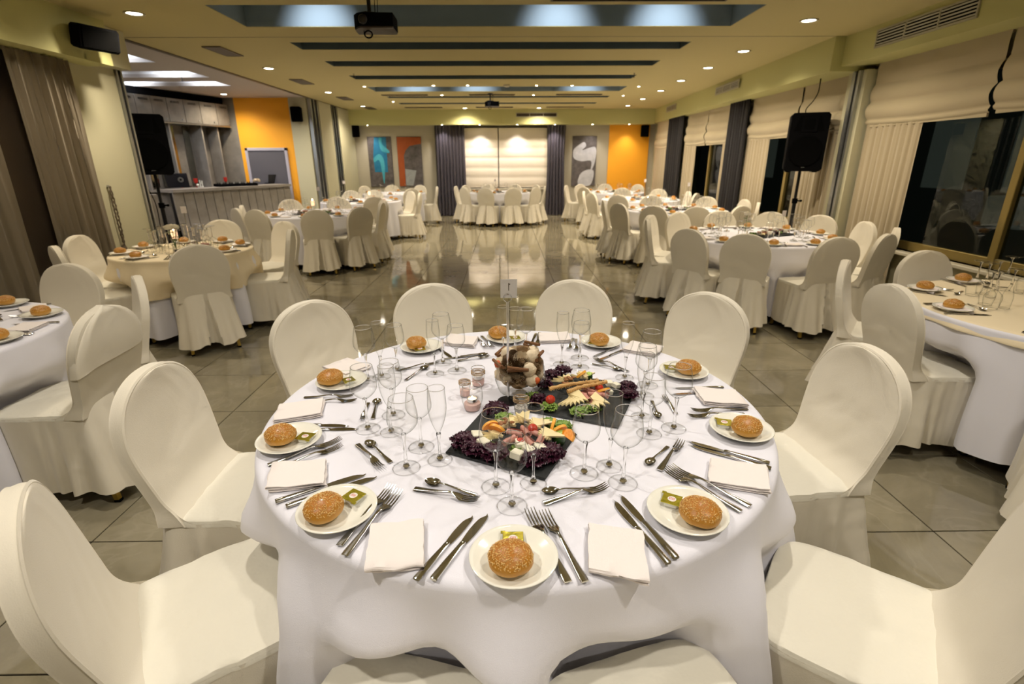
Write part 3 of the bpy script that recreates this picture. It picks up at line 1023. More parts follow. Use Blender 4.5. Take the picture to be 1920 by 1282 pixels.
def chair_meshes(seed, res=1, cap=False):
    N = 48 * res
    N -= N % 3
    out = back_outline(N)
    half = len(out) // 2
    def yb(z):
        return -0.195 - 0.075 * smooth(0.40, 0.95, z) - 0.01 * math.sin(PI * min(1, max(0, (z - 0.45) / 0.45)))
    th = 0.042
    q = MB()
    M_ = 10 * res
    # front and back faces as rows between mirrored outline points
    def row(i, s):
        a, b = out[i], out[len(out) - 1 - i]
        x = a[0] + (b[0] - a[0]) * s
        return x, a[1]
    def front(u, v):
        i = min(half, int(round(v * half)))
        x, z = row(i, u)
        e = 1 - abs(2 * u - 1) ** 4
        y = yb(z) + th / 2 + 0.006 * e + 0.05 * (1 - smooth(0.43, 0.56, z)) ** 2
        y += e * 0.005 * nz(x * 7, z * 9, seed) + e * 0.0035 * nz(x * 18 + z * 14, z * 9, seed + 5) * smooth(0.9, 0.55, z)
        return (x, y, z)
    def rear(u, v):
        i = min(half, int(round(v * half)))
        x, z = row(i, u)
        e = 1 - abs(2 * u - 1) ** 4
        y = yb(z) - th / 2 - 0.005 * e + e * 0.004 * nz(x * 7, z * 8, seed + 2) + e * 0.003 * nz(x * 16 - z * 10, z * 12, seed + 8)
        return (x, y, z)
    q.grid(front, M_, half, flip=True)
    q.grid(rear, M_, half)
    # band around the edge with piping ridges
    K = [(-0.46, -0.006), (-0.5, 0), (-0.47, 0.0045), (-0.38, 0.003), (0, 0.006), (0.38, 0.003), (0.44, 0.0065), (0.53, 0.001), (0.47, -0.007)]
    def band(u, v):
        i = int(round(u * (len(out) - 1)))
        x, z = out[i]
        p, n_ = Vector(out[max(0, i - 1)]), Vector(out[min(len(out) - 1, i + 1)])
        t = (n_ - p).normalized()
        nx, nz_ = -t.y, t.x
        k = int(round(v * (len(K) - 1)))
        d = K[k][1]
        y = yb(z) + th * K[k][0]
        if K[k][0] > 0: y += 0.05 * (1 - smooth(0.43, 0.56, z)) ** 2 * min(1, K[k][0] * 2)
        return (x + nx * d, y, z + nz_ * d)
    q.grid(band, len(out) - 1, len(K) - 1, flip=True)
    back = q.mesh('back_cover', M['cover'], angle=50)
    if cap:
        rows = [i for i in range(half + 1) if out[i][1] > 0.70]
        def capf(u, v):
            j = v * (len(rows) - 1)
            i = rows[min(len(rows) - 1, int(round(j)))]
            x0, z = out[i]
            w_ = abs(x0) + 0.012 if v < 1 else 0.0
            t_ = (th / 2 + 0.012) * (1 - max(0, (v - 0.8) / 0.2) ** 3 * 0.6)
            c, s = math.cos(2 * PI * u), math.sin(2 * PI * u)
            zz = z + 0.010 * v - 0.05 * (1 - v) * (0.5 - 0.5 * c) - 0.01 * (1 - v) + (0.008 if v == 1 else 0)
            return (w_ * math.copysign(abs(c) ** 0.35, c), yb(z) + t_ * math.copysign(abs(s) ** 0.5, s) + 0.004 * nz(c * 3, z * 12, 3), zz)
        return MB().grid(capf, 48, len(rows) - 1, True).mesh('cap_cover', M['cover'], angle=60)

    # seat cushion cover: rounded square top rolling over its edge
    sx, y0, y1, zt = 0.205, -0.20, 0.215, 0.462
    def per(a):
        c, s = math.cos(a), math.sin(a)
        p = 0.36
        x = math.copysign(abs(c) ** p, c) * (sx + 0.008 * (1 if s > 0 else 0))
        y = math.copysign(abs(s) ** p, s) * (y1 - y0) / 2 + (y0 + y1) / 2
        return x, y
    tab = [per(2 * PI * k / 2000 - PI / 2) for k in range(2001)]
    acc = [0]
    for k in range(2000): acc.append(acc[-1] + math.hypot(tab[k + 1][0] - tab[k][0], tab[k + 1][1] - tab[k][1]))
    def perl(u):
        # even steps along the seat edge, starting behind; returns x, y, angle
        import bisect
        s = (u % 1.0) * acc[-1]
        i = min(1999, max(0, bisect.bisect_right(acc, s) - 1))
        t = (s - acc[i]) / max(1e-9, acc[i + 1] - acc[i])
        x = tab[i][0] + (tab[i + 1][0] - tab[i][0]) * t
        y = tab[i][1] + (tab[i + 1][1] - tab[i][1]) * t
        return x, y
    n1 = 48 * res
    def seat(u, v):
        px, py = perl(u)
        cy = (y0 + y1) / 2
        if v <= 0.75:
            r = v / 0.75
            x, y = px * r * 0.985, cy + (py - cy) * r * 0.985
            z = zt + 0.014 * (1 - r ** 2.5) + 0.004 * nz(x * 9, y * 9, seed) * (1 - r ** 4) + 0.0035 * nz(x * 22 + y * 16, y * 7, seed + 4)
        else:
            t = (v - 0.75) / 0.25
            x, y = px * (0.985 + 0.02 * t), cy + (py - cy) * (0.985 + 0.02 * t)
            z = zt - 0.022 * t ** 1.5 + (0.004 if 0.5 < t < 0.9 else 0)
        return (x, y, z)
    q = MB().grid(seat, n1, 16, True)
    seatm = q.mesh('seat_cover', M['cover2'], angle=60)

    # skirt with pleats: fans out from the rear seat corners, box pleat behind
    n2 = 176 * res
    rnd = random.Random(seed)
    f1, f2 = rnd.uniform(0, 6), rnd.uniform(0, 6)
    def skirt(u, v):
        px, py = perl(u)                  # starts behind, in the middle of the back
        a = math.atan2(py, px)
        nl = math.hypot(px ** 5, py ** 5) ** 1.0 + 1e-12
        c, s = px ** 5 / nl, py ** 5 / nl   # roughly the outward normal of the rounded square
        sl = u * acc[-1]                  # arc length
        rear_w = smooth(-0.10, -0.17, py)   # 1 on the rear side
        z0 = 0.452 + 0.045 * rear_w
        px *= 1 - 0.07 * rear_w
        py2 = py - 0.030 * rear_w
        zb = 0.078 + 0.014 * nz(px * 8, py * 8, seed) + 0.010 * rear_w * math.sin(sl * 25 + f1)
        z = z0 + (zb - z0) * v
        ox, oy = c, s
        flare = (0.028 + 0.085 * rear_w) * v ** 1.15
        corner = smooth(0.5, 1.0, abs(px) / 0.2) * smooth(0.02, -0.14, py)
        fold = 0.0045 * v * math.sin(sl * 52 + f2) + 0.014 * v * nz(px * 7, py * 7 + v * 0.8, seed + 6)
        fold += 0.017 * 1.5 * corner * v * math.sin(sl * 95 + f1) + 0.006 * (1 - v) * v * 4 * corner * nz(px * 20 + v * 9, py * 20, seed)
        fold += 0.012 * v * rear_w * math.cos(abs(px) * 75 - 1.2)
        wide = 1 + (0.18 * rear_w + 0.10 * corner + 0.03) * v
        x = px * wide + ox * fold
        y = py2 + oy * (flare + fold)
        # inverted pleat in the middle of the back: panels part downwards
        g = 0.007 + 0.036 * v
        if rear_w > 0.5 and abs(x) < g:
            y += (0.02 + 0.075 * v) * smooth(0.02, 0.10, v) * (1 - (abs(x) / g) ** 8)
        elif rear_w > 0.5 and abs(x) < g + 0.012:
            y -= 0.006 * v
        return (x, y, z)
    q = MB().grid(skirt, n2, 12 * res, True, flip=True)
    sk = q.mesh('skirt', M['cover'], angle=70)
    # legs
    lg = []
    for (x, y, xe, ye) in ((-0.175, 0.17, -0.185, 0.185), (0.175, 0.17, 0.185, 0.185), (-0.165, -0.17, -0.175, -0.245), (0.165, -0.17, 0.175, -0.245)):
        q = MB()
        w0, w1 = 0.014, 0.011
        vs = []
        for (cx, cy, z, w_) in ((xe, ye, 0.0, w1), (x, y, 0.43, w0)):
            vs += [(cx - w_, cy - w_, z), (cx + w_, cy - w_, z), (cx + w_, cy + w_, z), (cx - w_, cy + w_, z)]
        q.add(vs, [(3, 2, 1, 0), (4, 5, 6, 7), (0, 1, 5, 4), (1, 2, 6, 5), (2, 3, 7, 6), (3, 0, 4, 7)])
        q.box(xe - w1 * 1.2, xe + w1 * 1.2, ye - w1 * 1.2, ye + w1 * 1.2, 0, 0.012, mi=1)
        lg.append(q.mesh('leg', [M['gold'], M['dark']], False))
    return back, seatm, sk, lg


CM = [chair_meshes(3, 1), chair_meshes(17, 1), chair_meshes(29, 1)]
CMH = [chair_meshes(41, 2), chair_meshes(57, 2)]
_cn = [0]


def chair(top, center, label, group, hi=False, rz=None, scale=1.0):
    """top = world xy of the top of the backrest; the chair looks at center"""
    d = Vector((center[0] - top[0], center[1] - top[1]))
    a = math.atan2(d.y, d.x) - PI / 2 if rz is None else rz
    fx, fy = -math.sin(a), math.cos(a)
    loc = (top[0] + fx * 0.27, top[1] + fy * 0.27, 0)
    ms = (CMH if hi else CM)[_cn[0] % (2 if hi else 3)]
    _cn[0] += 1
    r = empty('covered_chair', loc, a, label, 'chair', group)
    put('back_cover', ms[0], r)
    put('seat_cover', ms[1], r)
    put('skirt', ms[2], r)
    for m in ms[3]: put('leg', m, r)
    if 'cap seam' in label: put('cap_cover', chair_meshes(71, 1, True), r)
    return r, loc, a


# ================================================================ TABLES
def cloth_mesh(Rr, zt, zh, chairs, seed, amp=0.02, folds=9, corner=0.0, mname='cloth', n=160, off=0.0, rim=0.0, hemwave=0.015):
    """round table top draped in a cloth; chairs=[(angle, front distance)] press it inwards"""
    def pushed(a, z):
        p = 0.0
        for (ca, fd) in chairs:
            d = (a - ca + PI) % (2 * PI) - PI
            wdt = 0.235 / max(0.4, fd)
            p = max(p, (Rr + rim + 0.01 - (fd - 0.02)) * smooth(wdt * 1.0, wdt * 0.42, abs(d)))
        return max(0, p) * smooth(zt - 0.15, zt - 0.29, z)
    def fn(u, v):
        a = 2 * PI * u
        if v < 0.35:
            r = Rr * 0.97 * (v / 0.35)
            return (r * math.cos(a), r * math.sin(a), zt + off + 0.0006 * nz(r * 5 * math.cos(a), r * 5 * math.sin(a), seed))
        if v < 0.5:
            t = (v - 0.35) / 0.15
            r = Rr * 0.97 + Rr * 0.03 * math.sin(t * PI / 2) + off
            z = zt + off - 0.02 * (1 - math.cos(t * PI / 2))
            return (r * math.cos(a), r * math.sin(a), z)
        t = (v - 0.5) / 0.5
        hem = zh + hemwave * nz(math.cos(a) * 3, math.sin(a) * 3, seed) - corner * (0.5 + 0.5 * math.cos(4 * a + seed)) ** 3
        z = zt - 0.02 + (hem - zt + 0.02) * t
        k = smooth(0, 0.42, t)
        f = amp * k * (math.sin(folds * a + 2.0 * nz(math.cos(a) * 1.5, math.sin(a) * 1.5, seed) * 2) + 0.55 * math.sin((folds * 1.7 // 1) * a + seed) + 0.4 * nz(math.cos(a) * 5, math.sin(a) * 5, seed + t))
        r = Rr + off + rim * smooth(0, 0.9, t) + f + amp * 0.6 * k - pushed(a, z)
        return (r * math.cos(a), r * math.sin(a), z)
    return MB().grid(fn, n, 34, True).mesh(mname, M['cloth'], angle=80)


def table(c, Rr, label, clabel, chairs, seed, zh=0.10, amp=0.018, folds=15, corner=0.0, zt=0.745, n=160, rim=0.035):
    r = empty('round_table', (c[0], c[1], 0), label=label, cat='table', group=None)
    MB().lathe([(0, zt - 0.035), (Rr - 0.02, zt - 0.035), (Rr - 0.012, zt - 0.028), (Rr - 0.012, zt - 0.01), (Rr - 0.02, zt - 0.004), (0, zt - 0.004)], 48).obj('table_top', M['vent'], r)
    for k in range(4):
        a = PI / 4 + k * PI / 2
        x, y = Rr * 0.42 * math.cos(a), Rr * 0.42 * math.sin(a)
        MB().tube([(x, y, zt - 0.035), (x * 1.15, y * 1.15, 0.0)], 0.014, 8).obj('leg', M['dark_m'], r)
    me = cloth_mesh(Rr, zt, zh, chairs, seed, amp, folds, corner, n=n, rim=rim)
    o = link('tablecloth', me, None, (c[0], c[1], 0))
    tag(o, clabel, 'tablecloth')
    return r


def polar(c, loc, front=0.215):
    dx, dy = loc[0] - c[0], loc[1] - c[1]
    return (math.atan2(dy, dx), math.hypot(dx, dy) - front)


# name: (center, radius, table label, cloth label, hem, chairs[(top x, top y, label, rz)])
TC = {
 'T': ((0.03, 1.565), 0.80), 'A': ((-2.97, 4.80), 0.575), 'B': ((-2.95, 2.25), 0.74), 'I': ((3.08, 2.58), 0.80),
 'H': ((2.70, 5.52), 0.80), 'G': ((2.78, 8.55), 0.80), 'F': ((2.82, 11.05), 0.80), 'F2': ((2.75, 13.6), 0.78),
 'E': ((-0.13, 13.72), 0.78), 'C': ((-3.0, 8.35), 0.80), 'D': ((-2.95, 10.95), 0.80), 'D2': ((-2.8, 13.55), 0.78)}
TN = {
 'T': 'the nearest table', 'A': 'the cream-clothed table by the left curtains', 'B': 'the table cut by the left picture edge',
 'I': 'the table cut by the right picture edge', 'H': 'the big table beside the right loudspeaker', 'G': 'the second table along the right windows',
 'F': 'the third table along the right windows', 'F2': 'the farthest table at the orange wall', 'E': 'the table before the ivory blinds',
 'C': 'the table in front of the bar counter', 'D': 'the table beyond the one at the bar', 'D2': 'the farthest table below the blue painting'}
CHAIRS = {
 'T': [((-0.93, 2.34), 'back left'), ((-0.40, 2.68), 'back, left of the number stand'), ((0.38, 2.75), 'back, right of the number stand'), ((1.01, 2.44), 'back right'),
       ((1.27, 1.66), 'right side, backrest whole in view'), ((-1.15, 1.53), 'left side, backrest whole in view'), ((-0.97, 0.85), 'front left corner of the picture'),
       ((1.08, 0.79), 'front right corner of the picture'), ((-0.30, 0.385), 'bottom edge, left one, only its seat in view'), ((0.385, 0.395), 'bottom edge, right one, only its seat in view')],
 'A': [((-2.44, 4.10), 'front, seen from behind with its pleat'), ((-3.86, 4.72), 'left, turned to the camera'), ((-3.55, 4.10), 'front left, edge-on by the curtain'),
       ((-3.22, 5.98), 'back, only its round top showing'), ((-2.42, 5.78), 'back right, facing the camera'), ((-2.06, 5.02), 'right, seen side-on')],
 'B': [((-2.84, 3.34), 'far side, backrest facing the camera'), ((-2.12, 2.94), 'back right, seen edge-on'), ((-1.82, 2.25), 'right, cap seam showing on its backrest')],
 'I': [((2.20, 3.28), 'back left, seen edge-on'), ((2.02, 2.58), 'left, seen from behind'), ((3.00, 3.62), 'back, by the window sill'), ((2.30, 1.62), 'front left, only its covered side in view')],
 'H': [((1.56, 5.72), 'left end, outermost'), ((1.72, 6.22), 'left end, its front showing'), ((1.74, 4.90), 'front, leftmost seen from behind'), ((2.12, 4.52), 'front, right of the leftmost one'),
       ((2.80, 4.30), 'front right, turned a little'), ((3.33, 4.48), 'right, leaning profile'), ((3.72, 4.90), 'right, mostly behind another chair'), ((3.78, 5.42), 'right, facing the room'),
       ((3.70, 6.10), 'back right, wrinkled top, by the pier'), ((3.32, 6.52), 'back, in front of the speaker stand'), ((2.75, 6.70), 'back, wrinkled cover'), ((2.15, 6.52), 'back left, plain front')],
 'G': [((1.60, 8.58), 'left, outermost by the dance floor'), ((1.72, 7.98), 'left, second from the dance floor'), ((2.12, 7.50), 'front left'), ((2.66, 7.30), 'front, seen from behind'),
       ((3.34, 7.42), 'front right'), ((3.86, 8.02), 'right'), ((3.92, 8.62), 'right, slim profile'), ((3.58, 9.38), 'back right by the drape')],
 'F': [((1.66, 11.25), 'left, its front showing'), ((1.72, 10.60), 'left, outermost, pleats to the dance floor'), ((2.12, 9.95), 'front left'), ((2.72, 9.85), 'front'), ((3.72, 10.30), 'right, edge-on'),
       ((3.80, 11.0), 'right, facing the room'), ((3.46, 11.98), 'back right')],
 'F2': [((1.60, 14.0), 'left, seen side-on'), ((2.05, 14.6), 'back left, its front showing'), ((1.90, 12.85), 'front left'), ((2.75, 14.72), 'back, before the orange wall'), ((2.76, 12.52), 'front'), ((3.56, 14.3), 'right, below the orange wall')],
 'E': [((-1.27, 13.86), 'left end, seen side-on'), ((-1.05, 14.30), 'back left'), ((-1.0, 13.05), 'front left'), ((-0.47, 12.66), 'front, left of the middle'), ((0.20, 12.64), 'front, right of the middle'),
       ((0.76, 13.0), 'front right'), ((0.84, 14.25), 'back right'), ((0.27, 14.78), 'back, right of the middle'), ((-0.47, 14.80), 'back, left of the middle'), ((1.02, 13.65), 'right end')],
 'C': [((-3.96, 8.0), 'left, brightly lit'), ((-3.80, 7.50), 'left, lit from the bar'), ((-3.40, 7.22), 'front left, seen from behind'), ((-3.72, 9.22), 'back left, before the counter'), ((-2.95, 9.50), 'back'),
       ((-2.56, 7.16), 'front, with its pleat in full view'), ((-2.07, 7.56), 'front right, seen from behind'), ((-1.92, 8.30), 'right, pleats to the dance floor'), ((-2.05, 8.98), 'right, its front showing')],
 'D': [((-1.74, 10.95), 'right, side-on with its seat in view'), ((-2.04, 11.62), 'back right, its front showing'), ((-2.95, 12.10), 'back'), ((-3.45, 12.0), 'back left'), ((-2.42, 9.86), 'front right'), ((-3.1, 9.84), 'front')],
 'D2': [((-1.72, 13.60), 'right, side-on by the drape'), ((-2.30, 14.55), 'back right'), ((-3.1, 14.72), 'back'), ((-3.72, 14.2), 'back left'), ((-2.20, 12.62), 'front right')]}
SIT = {'T': 'round table nearest the camera, laid for ten with glasses and mezze'}
for key, lst in CHAIRS.items():
    c, Rr = TC[key]
    cl = []
    g = ''
    g = 'chairs around ' + TN[key]
    for (tp, words) in lst:
        short = {'T': 'at the nearest table', 'A': 'at the cream-clothed table', 'B': 'at the left-edge table', 'I': 'at the right-edge table', 'H': 'at the table by the right speaker',
                 'G': 'at the second right-side table', 'F': 'at the third right-side table', 'F2': 'at the farthest right table', 'E': 'at the far middle table', 'C': 'at the table before the bar',
                 'D': 'at the second left table', 'D2': 'at the farthest left table'}[key]
        r, loc, a = chair(tp, c, 'white chair %s: %s' % (short, words), g, hi=key == 'T')
        cl.append(polar(c, loc))
    nm = TN[key][4:]
    n = 220 if key == 'T' else (160 if key in 'ABHI' else 110)
    if key == 'T':
        table(c, Rr, 'round banquet table nearest the camera under a white cloth', 'plain white cloth on the nearest table, draping between the chairs', cl, 5, zh=0.30, amp=0.030, folds=11, corner=0.14, n=n, rim=0.085)
    else:
        table(c, Rr, 'round banquet table: ' + nm, {'A': 'white undercloth below the cream overlay, reaching the floor', 'I': 'grey-white undercloth of the table cut by the right picture edge'}.get(key, 'white cloth on ' + TN[key]), cl, len(nm), zh=0.09 if key not in 'I' else 0.12, n=n)
    CL = cl
    if key == 'A':
        me = cloth_mesh(Rr, 0.745, 0.43, cl, 9, 0.02, 10, 0.0, 'overlay', 160, off=0.004, rim=0.048, hemwave=0.05)
        me.materials[0] = M['cloth_cream']
        tag(link('overlay_cloth', me, None, (c[0], c[1], 0)), 'cream round overlay cloth on the table by the left curtains', 'tablecloth')
    if key == 'I':
        me = cloth_mesh(Rr - 0.01, 0.745, 0.70, cl, 12, 0.004, 14, 0.0, 'overlay', 160, off=0.004, rim=0.012, hemwave=0.03)
        me.materials[0] = M['cloth_cream']
        tag(link('overlay_cloth', me, None, (c[0], c[1], 0)), 'short ivory overlay with wavy hem on the right-edge table', 'tablecloth')

# ================================================================ TABLEWARE
TZ = 0.7458
plate_me = MB().lathe([(0, 0.003), (0.045, 0.003), (0.05, 0.0), (0.054, 0.0), (0.056, 0.004), (0.074, 0.010), (0.089, 0.0175), (0.0905, 0.0190), (0.0895, 0.0205), (0.080, 0.0165), (0.066, 0.0115), (0.058, 0.0085), (0.05, 0.0070), (0, 0.0066)], 56).mesh('plate', M['plate'])


def loft(secs, m, name, n=10):
    """secs: (x, z, halfwidth, halfthickness) elliptical-rect sections along x"""
    q = MB()
    vs, fs = [], []
    for (x, z, hw, ht) in secs:
        for k in range(n):
            a = 2 * PI * k / n
            c, s = math.cos(a), math.sin(a)
            vs.append((x, hw * math.copysign(abs(c) ** 0.6, c), z + ht * math.copysign(abs(s) ** 0.8, s)))
    for i in range(len(secs) - 1):
        for k in range(n):
            l = (k + 1) % n
            fs.append((i * n + k, (i + 1) * n + k, (i + 1) * n + l, i * n + l))
    fs.append(tuple(range(n)))
    fs.append(tuple(range(len(secs) * n - 1, (len(secs) - 1) * n - 1, -1)))
    return q.add(vs, fs)


def knife_mesh(L_=0.215):
    h = L_ * 0.5
    q = loft([(0, 0.0032, .0075, .003), (0.004, 0.0035, .0085, .0034), (h * .5, 0.0038, .0075, .0036), (h * .92, 0.0038, .0055, .0036), (h, .0036, .006, .0038), (h + .006, .0034, .0055, .003)], None, '')
    vs = []
    n = 14
    for k in range(n + 1):
        t = k / n
        x = h + 0.004 + (L_ - h - 0.004) * t
        top = 0.0058 + 0.003 * math.sin(PI * min(1, t * 1.15)) - (0.0145 * max(0, (t - 0.72) / 0.28) ** 1.8)
        bot = -0.0062 - 0.0035 * math.sin(PI * min(1, t)) ** 0.6 + (0.0045 * max(0, (t - 0.85) / 0.15) ** 2)
        if t == 1: top = bot + 0.0008
        for (y, z) in ((top, 0.0036), (top, 0.0024), (bot, 0.0014), (bot, 0.0019)): vs.append((x, y, z))
    fs = [(0, 1, 2, 3), tuple(4 * n + i for i in (3, 2, 1, 0))]
    for k in range(n):
        for i in range(4):
            j = (i + 1) % 4
            fs.append((4 * k + i, 4 * k + 4 + i, 4 * k + 4 + j, 4 * k + j))
    q.add(vs, fs)
    return q.mesh('knife', M['steel'], angle=40)


def fork_mesh(L_=0.20, w=0.0125):
    q = loft([(0, 0.003, .0075, .0014), (0.01, 0.0035, .0082, .0016), (L_ * .30, 0.006, .0055, .002), (L_ * .52, 0.012, .0034, .0022), (L_ * .60, 0.0125, .0032, .0022), (L_ * .66, 0.010, .0075, .0014),
              (L_ * .71, 0.0065, w, .0011), (L_ * .76, 0.004, w, .0011)], None, '')
    for k in range(4):
        y = (k - 1.5) * w * 0.54
        pts = [(L_ * (.75 + .25 * t), y, 0.0042 - 0.008 * math.sin(t * PI * .5) * .35 + 0.010 * t * t) for t in (0, .25, .5, .75, 1)]
        q.tube(pts, [0.0019, 0.0018, .0017, .0015, .0007], 6)
    return q.mesh('fork', M['steel'], angle=50)


def spoon_mesh(L_=0.15):
    q = loft([(0, 0.0025, .0068, .0012), (0.01, 0.003, .0072, .0014), (L_ * .30, 0.0045, .0045, .0018), (L_ * .58, 0.009, .0026, .002), (L_ * .68, 0.0085, .0035, .0016), (L_ * .72, 0.0075, .006, .001)], None, '')
    cx, rx, ry = L_ * .855, L_ * .15, L_ * .105
    def bowl(u, v, d):
        a = 2 * PI * u
        return (cx + rx * v * math.cos(a), ry * v * math.sin(a) * (1 - 0.12 * math.cos(a)), 0.0015 + 0.0068 * v ** 2.2 + d)
    q.grid(lambda u, v: bowl(u, v, 0.0), 20, 7, True, flip=True)
    q.grid(lambda u, v: bowl(u, v * 0.97, 0.0010), 20, 7, True)
    return q.mesh('spoon', M['steel'], angle=60)


knife_me, fork_me, spoon_me, dfork_me = knife_mesh(), fork_mesh(), spoon_mesh(), fork_mesh(0.155, 0.0105)


def glass_meshes(H, Rb, Hb, Rrim, stem_r=0.0038, foot=0.036, flute=False):
    """H total height; Hb bowl height"""
    z0 = H - Hb
    prof = []
    for k in range(15):
        t = k / 14
        if flute: r = Rb * (math.sin(min(1, t * 1.5) * PI / 2) ** 0.75) * (1 - 0.12 * max(0, t - 0.6) / 0.4)
        else: r = Rb * math.sin(min(1.0, t / 0.42) * PI / 2) ** 0.72 if t < 0.42 else Rb + (Rrim - Rb) * ((t - 0.42) / 0.58) ** 1.6
        prof.append((max(r, 0.004 if k else 0.0035), z0 + Hb * t))
    bowl = MB().lathe([(0, z0)] + prof, 32)
    b = bowl.mesh('bowl', M['bowl'])
    rim = MB().lathe([(prof[-1][0] - .0009, H - .0006), (prof[-1][0], H + .0007), (prof[-1][0] + .0009, H - .0006), (prof[-1][0], H - .0016), (prof[-1][0] - .0009, H - .0006)][::-1], 40).mesh('rim', M['glass'])
    zb = z0
    st = MB().lathe([(0, zb + 0.006), (0.006, zb + 0.003), (0.0065, zb - 0.002), (stem_r, zb - 0.018), (stem_r, zb * .45), (stem_r * 1.25, 0.024), (0.0060, 0.014), (0.0085, 0.0085), (0.0092, 0.0060), (0.006, 0.0048), (0, 0.0045)][::-1], 32)
    # drawn-out base: low clear cone with a bead round its edge
    fb = MB().lathe([(0.006, 0.0052), (foot * .5, 0.0040), (foot * .85, 0.0022), (foot - .0008, 0.0014)], 40)
    st.lathe([(foot + .0006, .0012), (foot, .0021), (foot - .0009, .0013), (foot, .0005), (foot + .0006, .0012)], 40)
    st = st.mesh('stem', M['glass'], angle=60)
    fb = fb.mesh('foot', M['bowl'])
    return b, rim, st, fb


G_W = glass_meshes(0.205, 0.040, 0.105, 0.031)
G_w = glass_meshes(0.185, 0.036, 0.095, 0.029)
G_F = glass_meshes(0.215, 0.0255, 0.135, 0.023, 0.003, 0.033, True)


def glass(kind, p, label, group, flip=False, rz=0, tilt=0):
    ms = {'W': G_W, 'w': G_w, 'F': G_F}[kind]
    H = {'W': 0.205, 'w': 0.185, 'F': 0.215}[kind]
    nm = 'champagne_flute' if kind == 'F' else 'wine_glass'
    r = empty(nm, (p[0], p[1], TZ + (H + 0.001 if flip else 0.0006)), rz, label, 'glass', group)
    if flip: r.rotation_euler = (PI, 0, rz)
    put('bowl', ms[0], r)
    put('rim', ms[1], r)
    put('stem', ms[2], r)
    put('foot', ms[3], r)
    return r


def bun_mat():
    m = mat('golden_bun_crust', (0.55, 0.22, 0.04), 0.38, bump=(90, 0.6), coat=0.1)
    nt = m.node_tree
    N, L = nt.nodes, nt.links
    tc = N.new('ShaderNodeTexCoord')
    sp = N.new('ShaderNodeSeparateXYZ')
    L.new(tc.outputs['Object'], sp.inputs[0])
    n = N.new('ShaderNodeTexNoise')
    n.inputs['Scale'].default_value = 30
    n.inputs['Detail'].default_value = 4
    L.new(tc.outputs['Object'], n.inputs['Vector'])
    ad = N.new('ShaderNodeMath')
    ad.operation = 'MULTIPLY_ADD'
    ad.inputs[1].default_value = 0.022
    L.new(n.outputs['Fac'], ad.inputs[0])
    L.new(sp.outputs['Z'], ad.inputs[2])
    r = N.new('ShaderNodeValToRGB')
    e = r.color_ramp.elements
    e[0].position, e[0].color = 0.022, (0.68, 0.40, 0.11, 1)
    e[1].position, e[1].color = 0.034, (0.54, 0.25, 0.03, 1)
    x = e.new(0.060)
    x.color = (0.40, 0.15, 0.016, 1)
    L.new(ad.outputs[0], r.inputs['Fac'])
    L.new(r.outputs['Color'], N['Principled BSDF'].inputs['Base Color'])
    return m


M['bun'] = bun_mat()
M['seed'] = mat('sesame_seed', (0.80, 0.53, 0.20), 0.45)


def bun_meshes(seed, hi=True):
    def f(p):
        return 1 + 0.06 * nz(p.x * 1.6 + seed, p.y * 1.6, p.z * 1.6) + 0.02 * nz(p.x * 5, p.y * 5 + seed, p.z * 5) - (0.0 if p.z > -0.4 else 0.12 * (-p.z - 0.4))
    n, m_ = (28, 18) if hi else (12, 8)
    q = MB().ball(0.046, (0, 0, 0.0245), 1, 0.94, 0.62, n, m_, fn=f)
    q.v = [(x, y, max(z, 0.0)) for x, y, z in q.v]
    body = q.mesh('crust', M['bun'])
    if not hi: return body, None
    rnd = random.Random(seed)
    q = MB()
    for k in range(560):
        a = rnd.uniform(0, 2 * PI)
        zz = 1 - rnd.random() ** 1.1 * 0.82
        c = math.sqrt(1 - zz * zz)
        p = Vector((c * math.cos(a), c * math.sin(a), zz))
        s = f(p)
        P = Vector((p.x * .046 * s, p.y * .94 * .046 * s, 0.0245 + p.z * .62 * .046 * s))
        nrm = Vector((p.x, p.y / .94, p.z / .62)).normalized()
        Mx = Matrix.Translation(P + nrm * 0.0002) @ nrm.to_track_quat('Z', 'Y').to_matrix().to_4x4() @ Matrix.Rotation(rnd.uniform(0, 6.3), 4, 'Z')
        q.add([(-.0021, 0, 0), (0, -.00115, 0), (.0021, 0, 0), (0, .00115, 0), (0, 0, .0010), (0, 0, -.0005)], [(0, 1, 4), (1, 2, 4), (2, 3, 4), (3, 0, 4), (1, 0, 5), (2, 1, 5), (3, 2, 5), (0, 3, 5)], Mx)
    return body, q.mesh('sesame_seeds', M['seed'])


BUNS = [bun_meshes(s) for s in (1, 7, 13)]
BUNL = bun_meshes(4, False)
_bn = [0]


def bun(p, label, group, hi=True, z=TZ + 0.0078, rz=0):
    r = empty('bread_roll', (p[0], p[1], z), rz, label, 'bread roll', group)
    if hi:
        b, s = BUNS[_bn[0] % 3]
        _bn[0] += 1
        put('crust', b, r)
        o = put('sesame_seeds', s, r)
        o['kind'] = 'stuff'
    else:
        put('crust', BUNL[0], r)
    return r


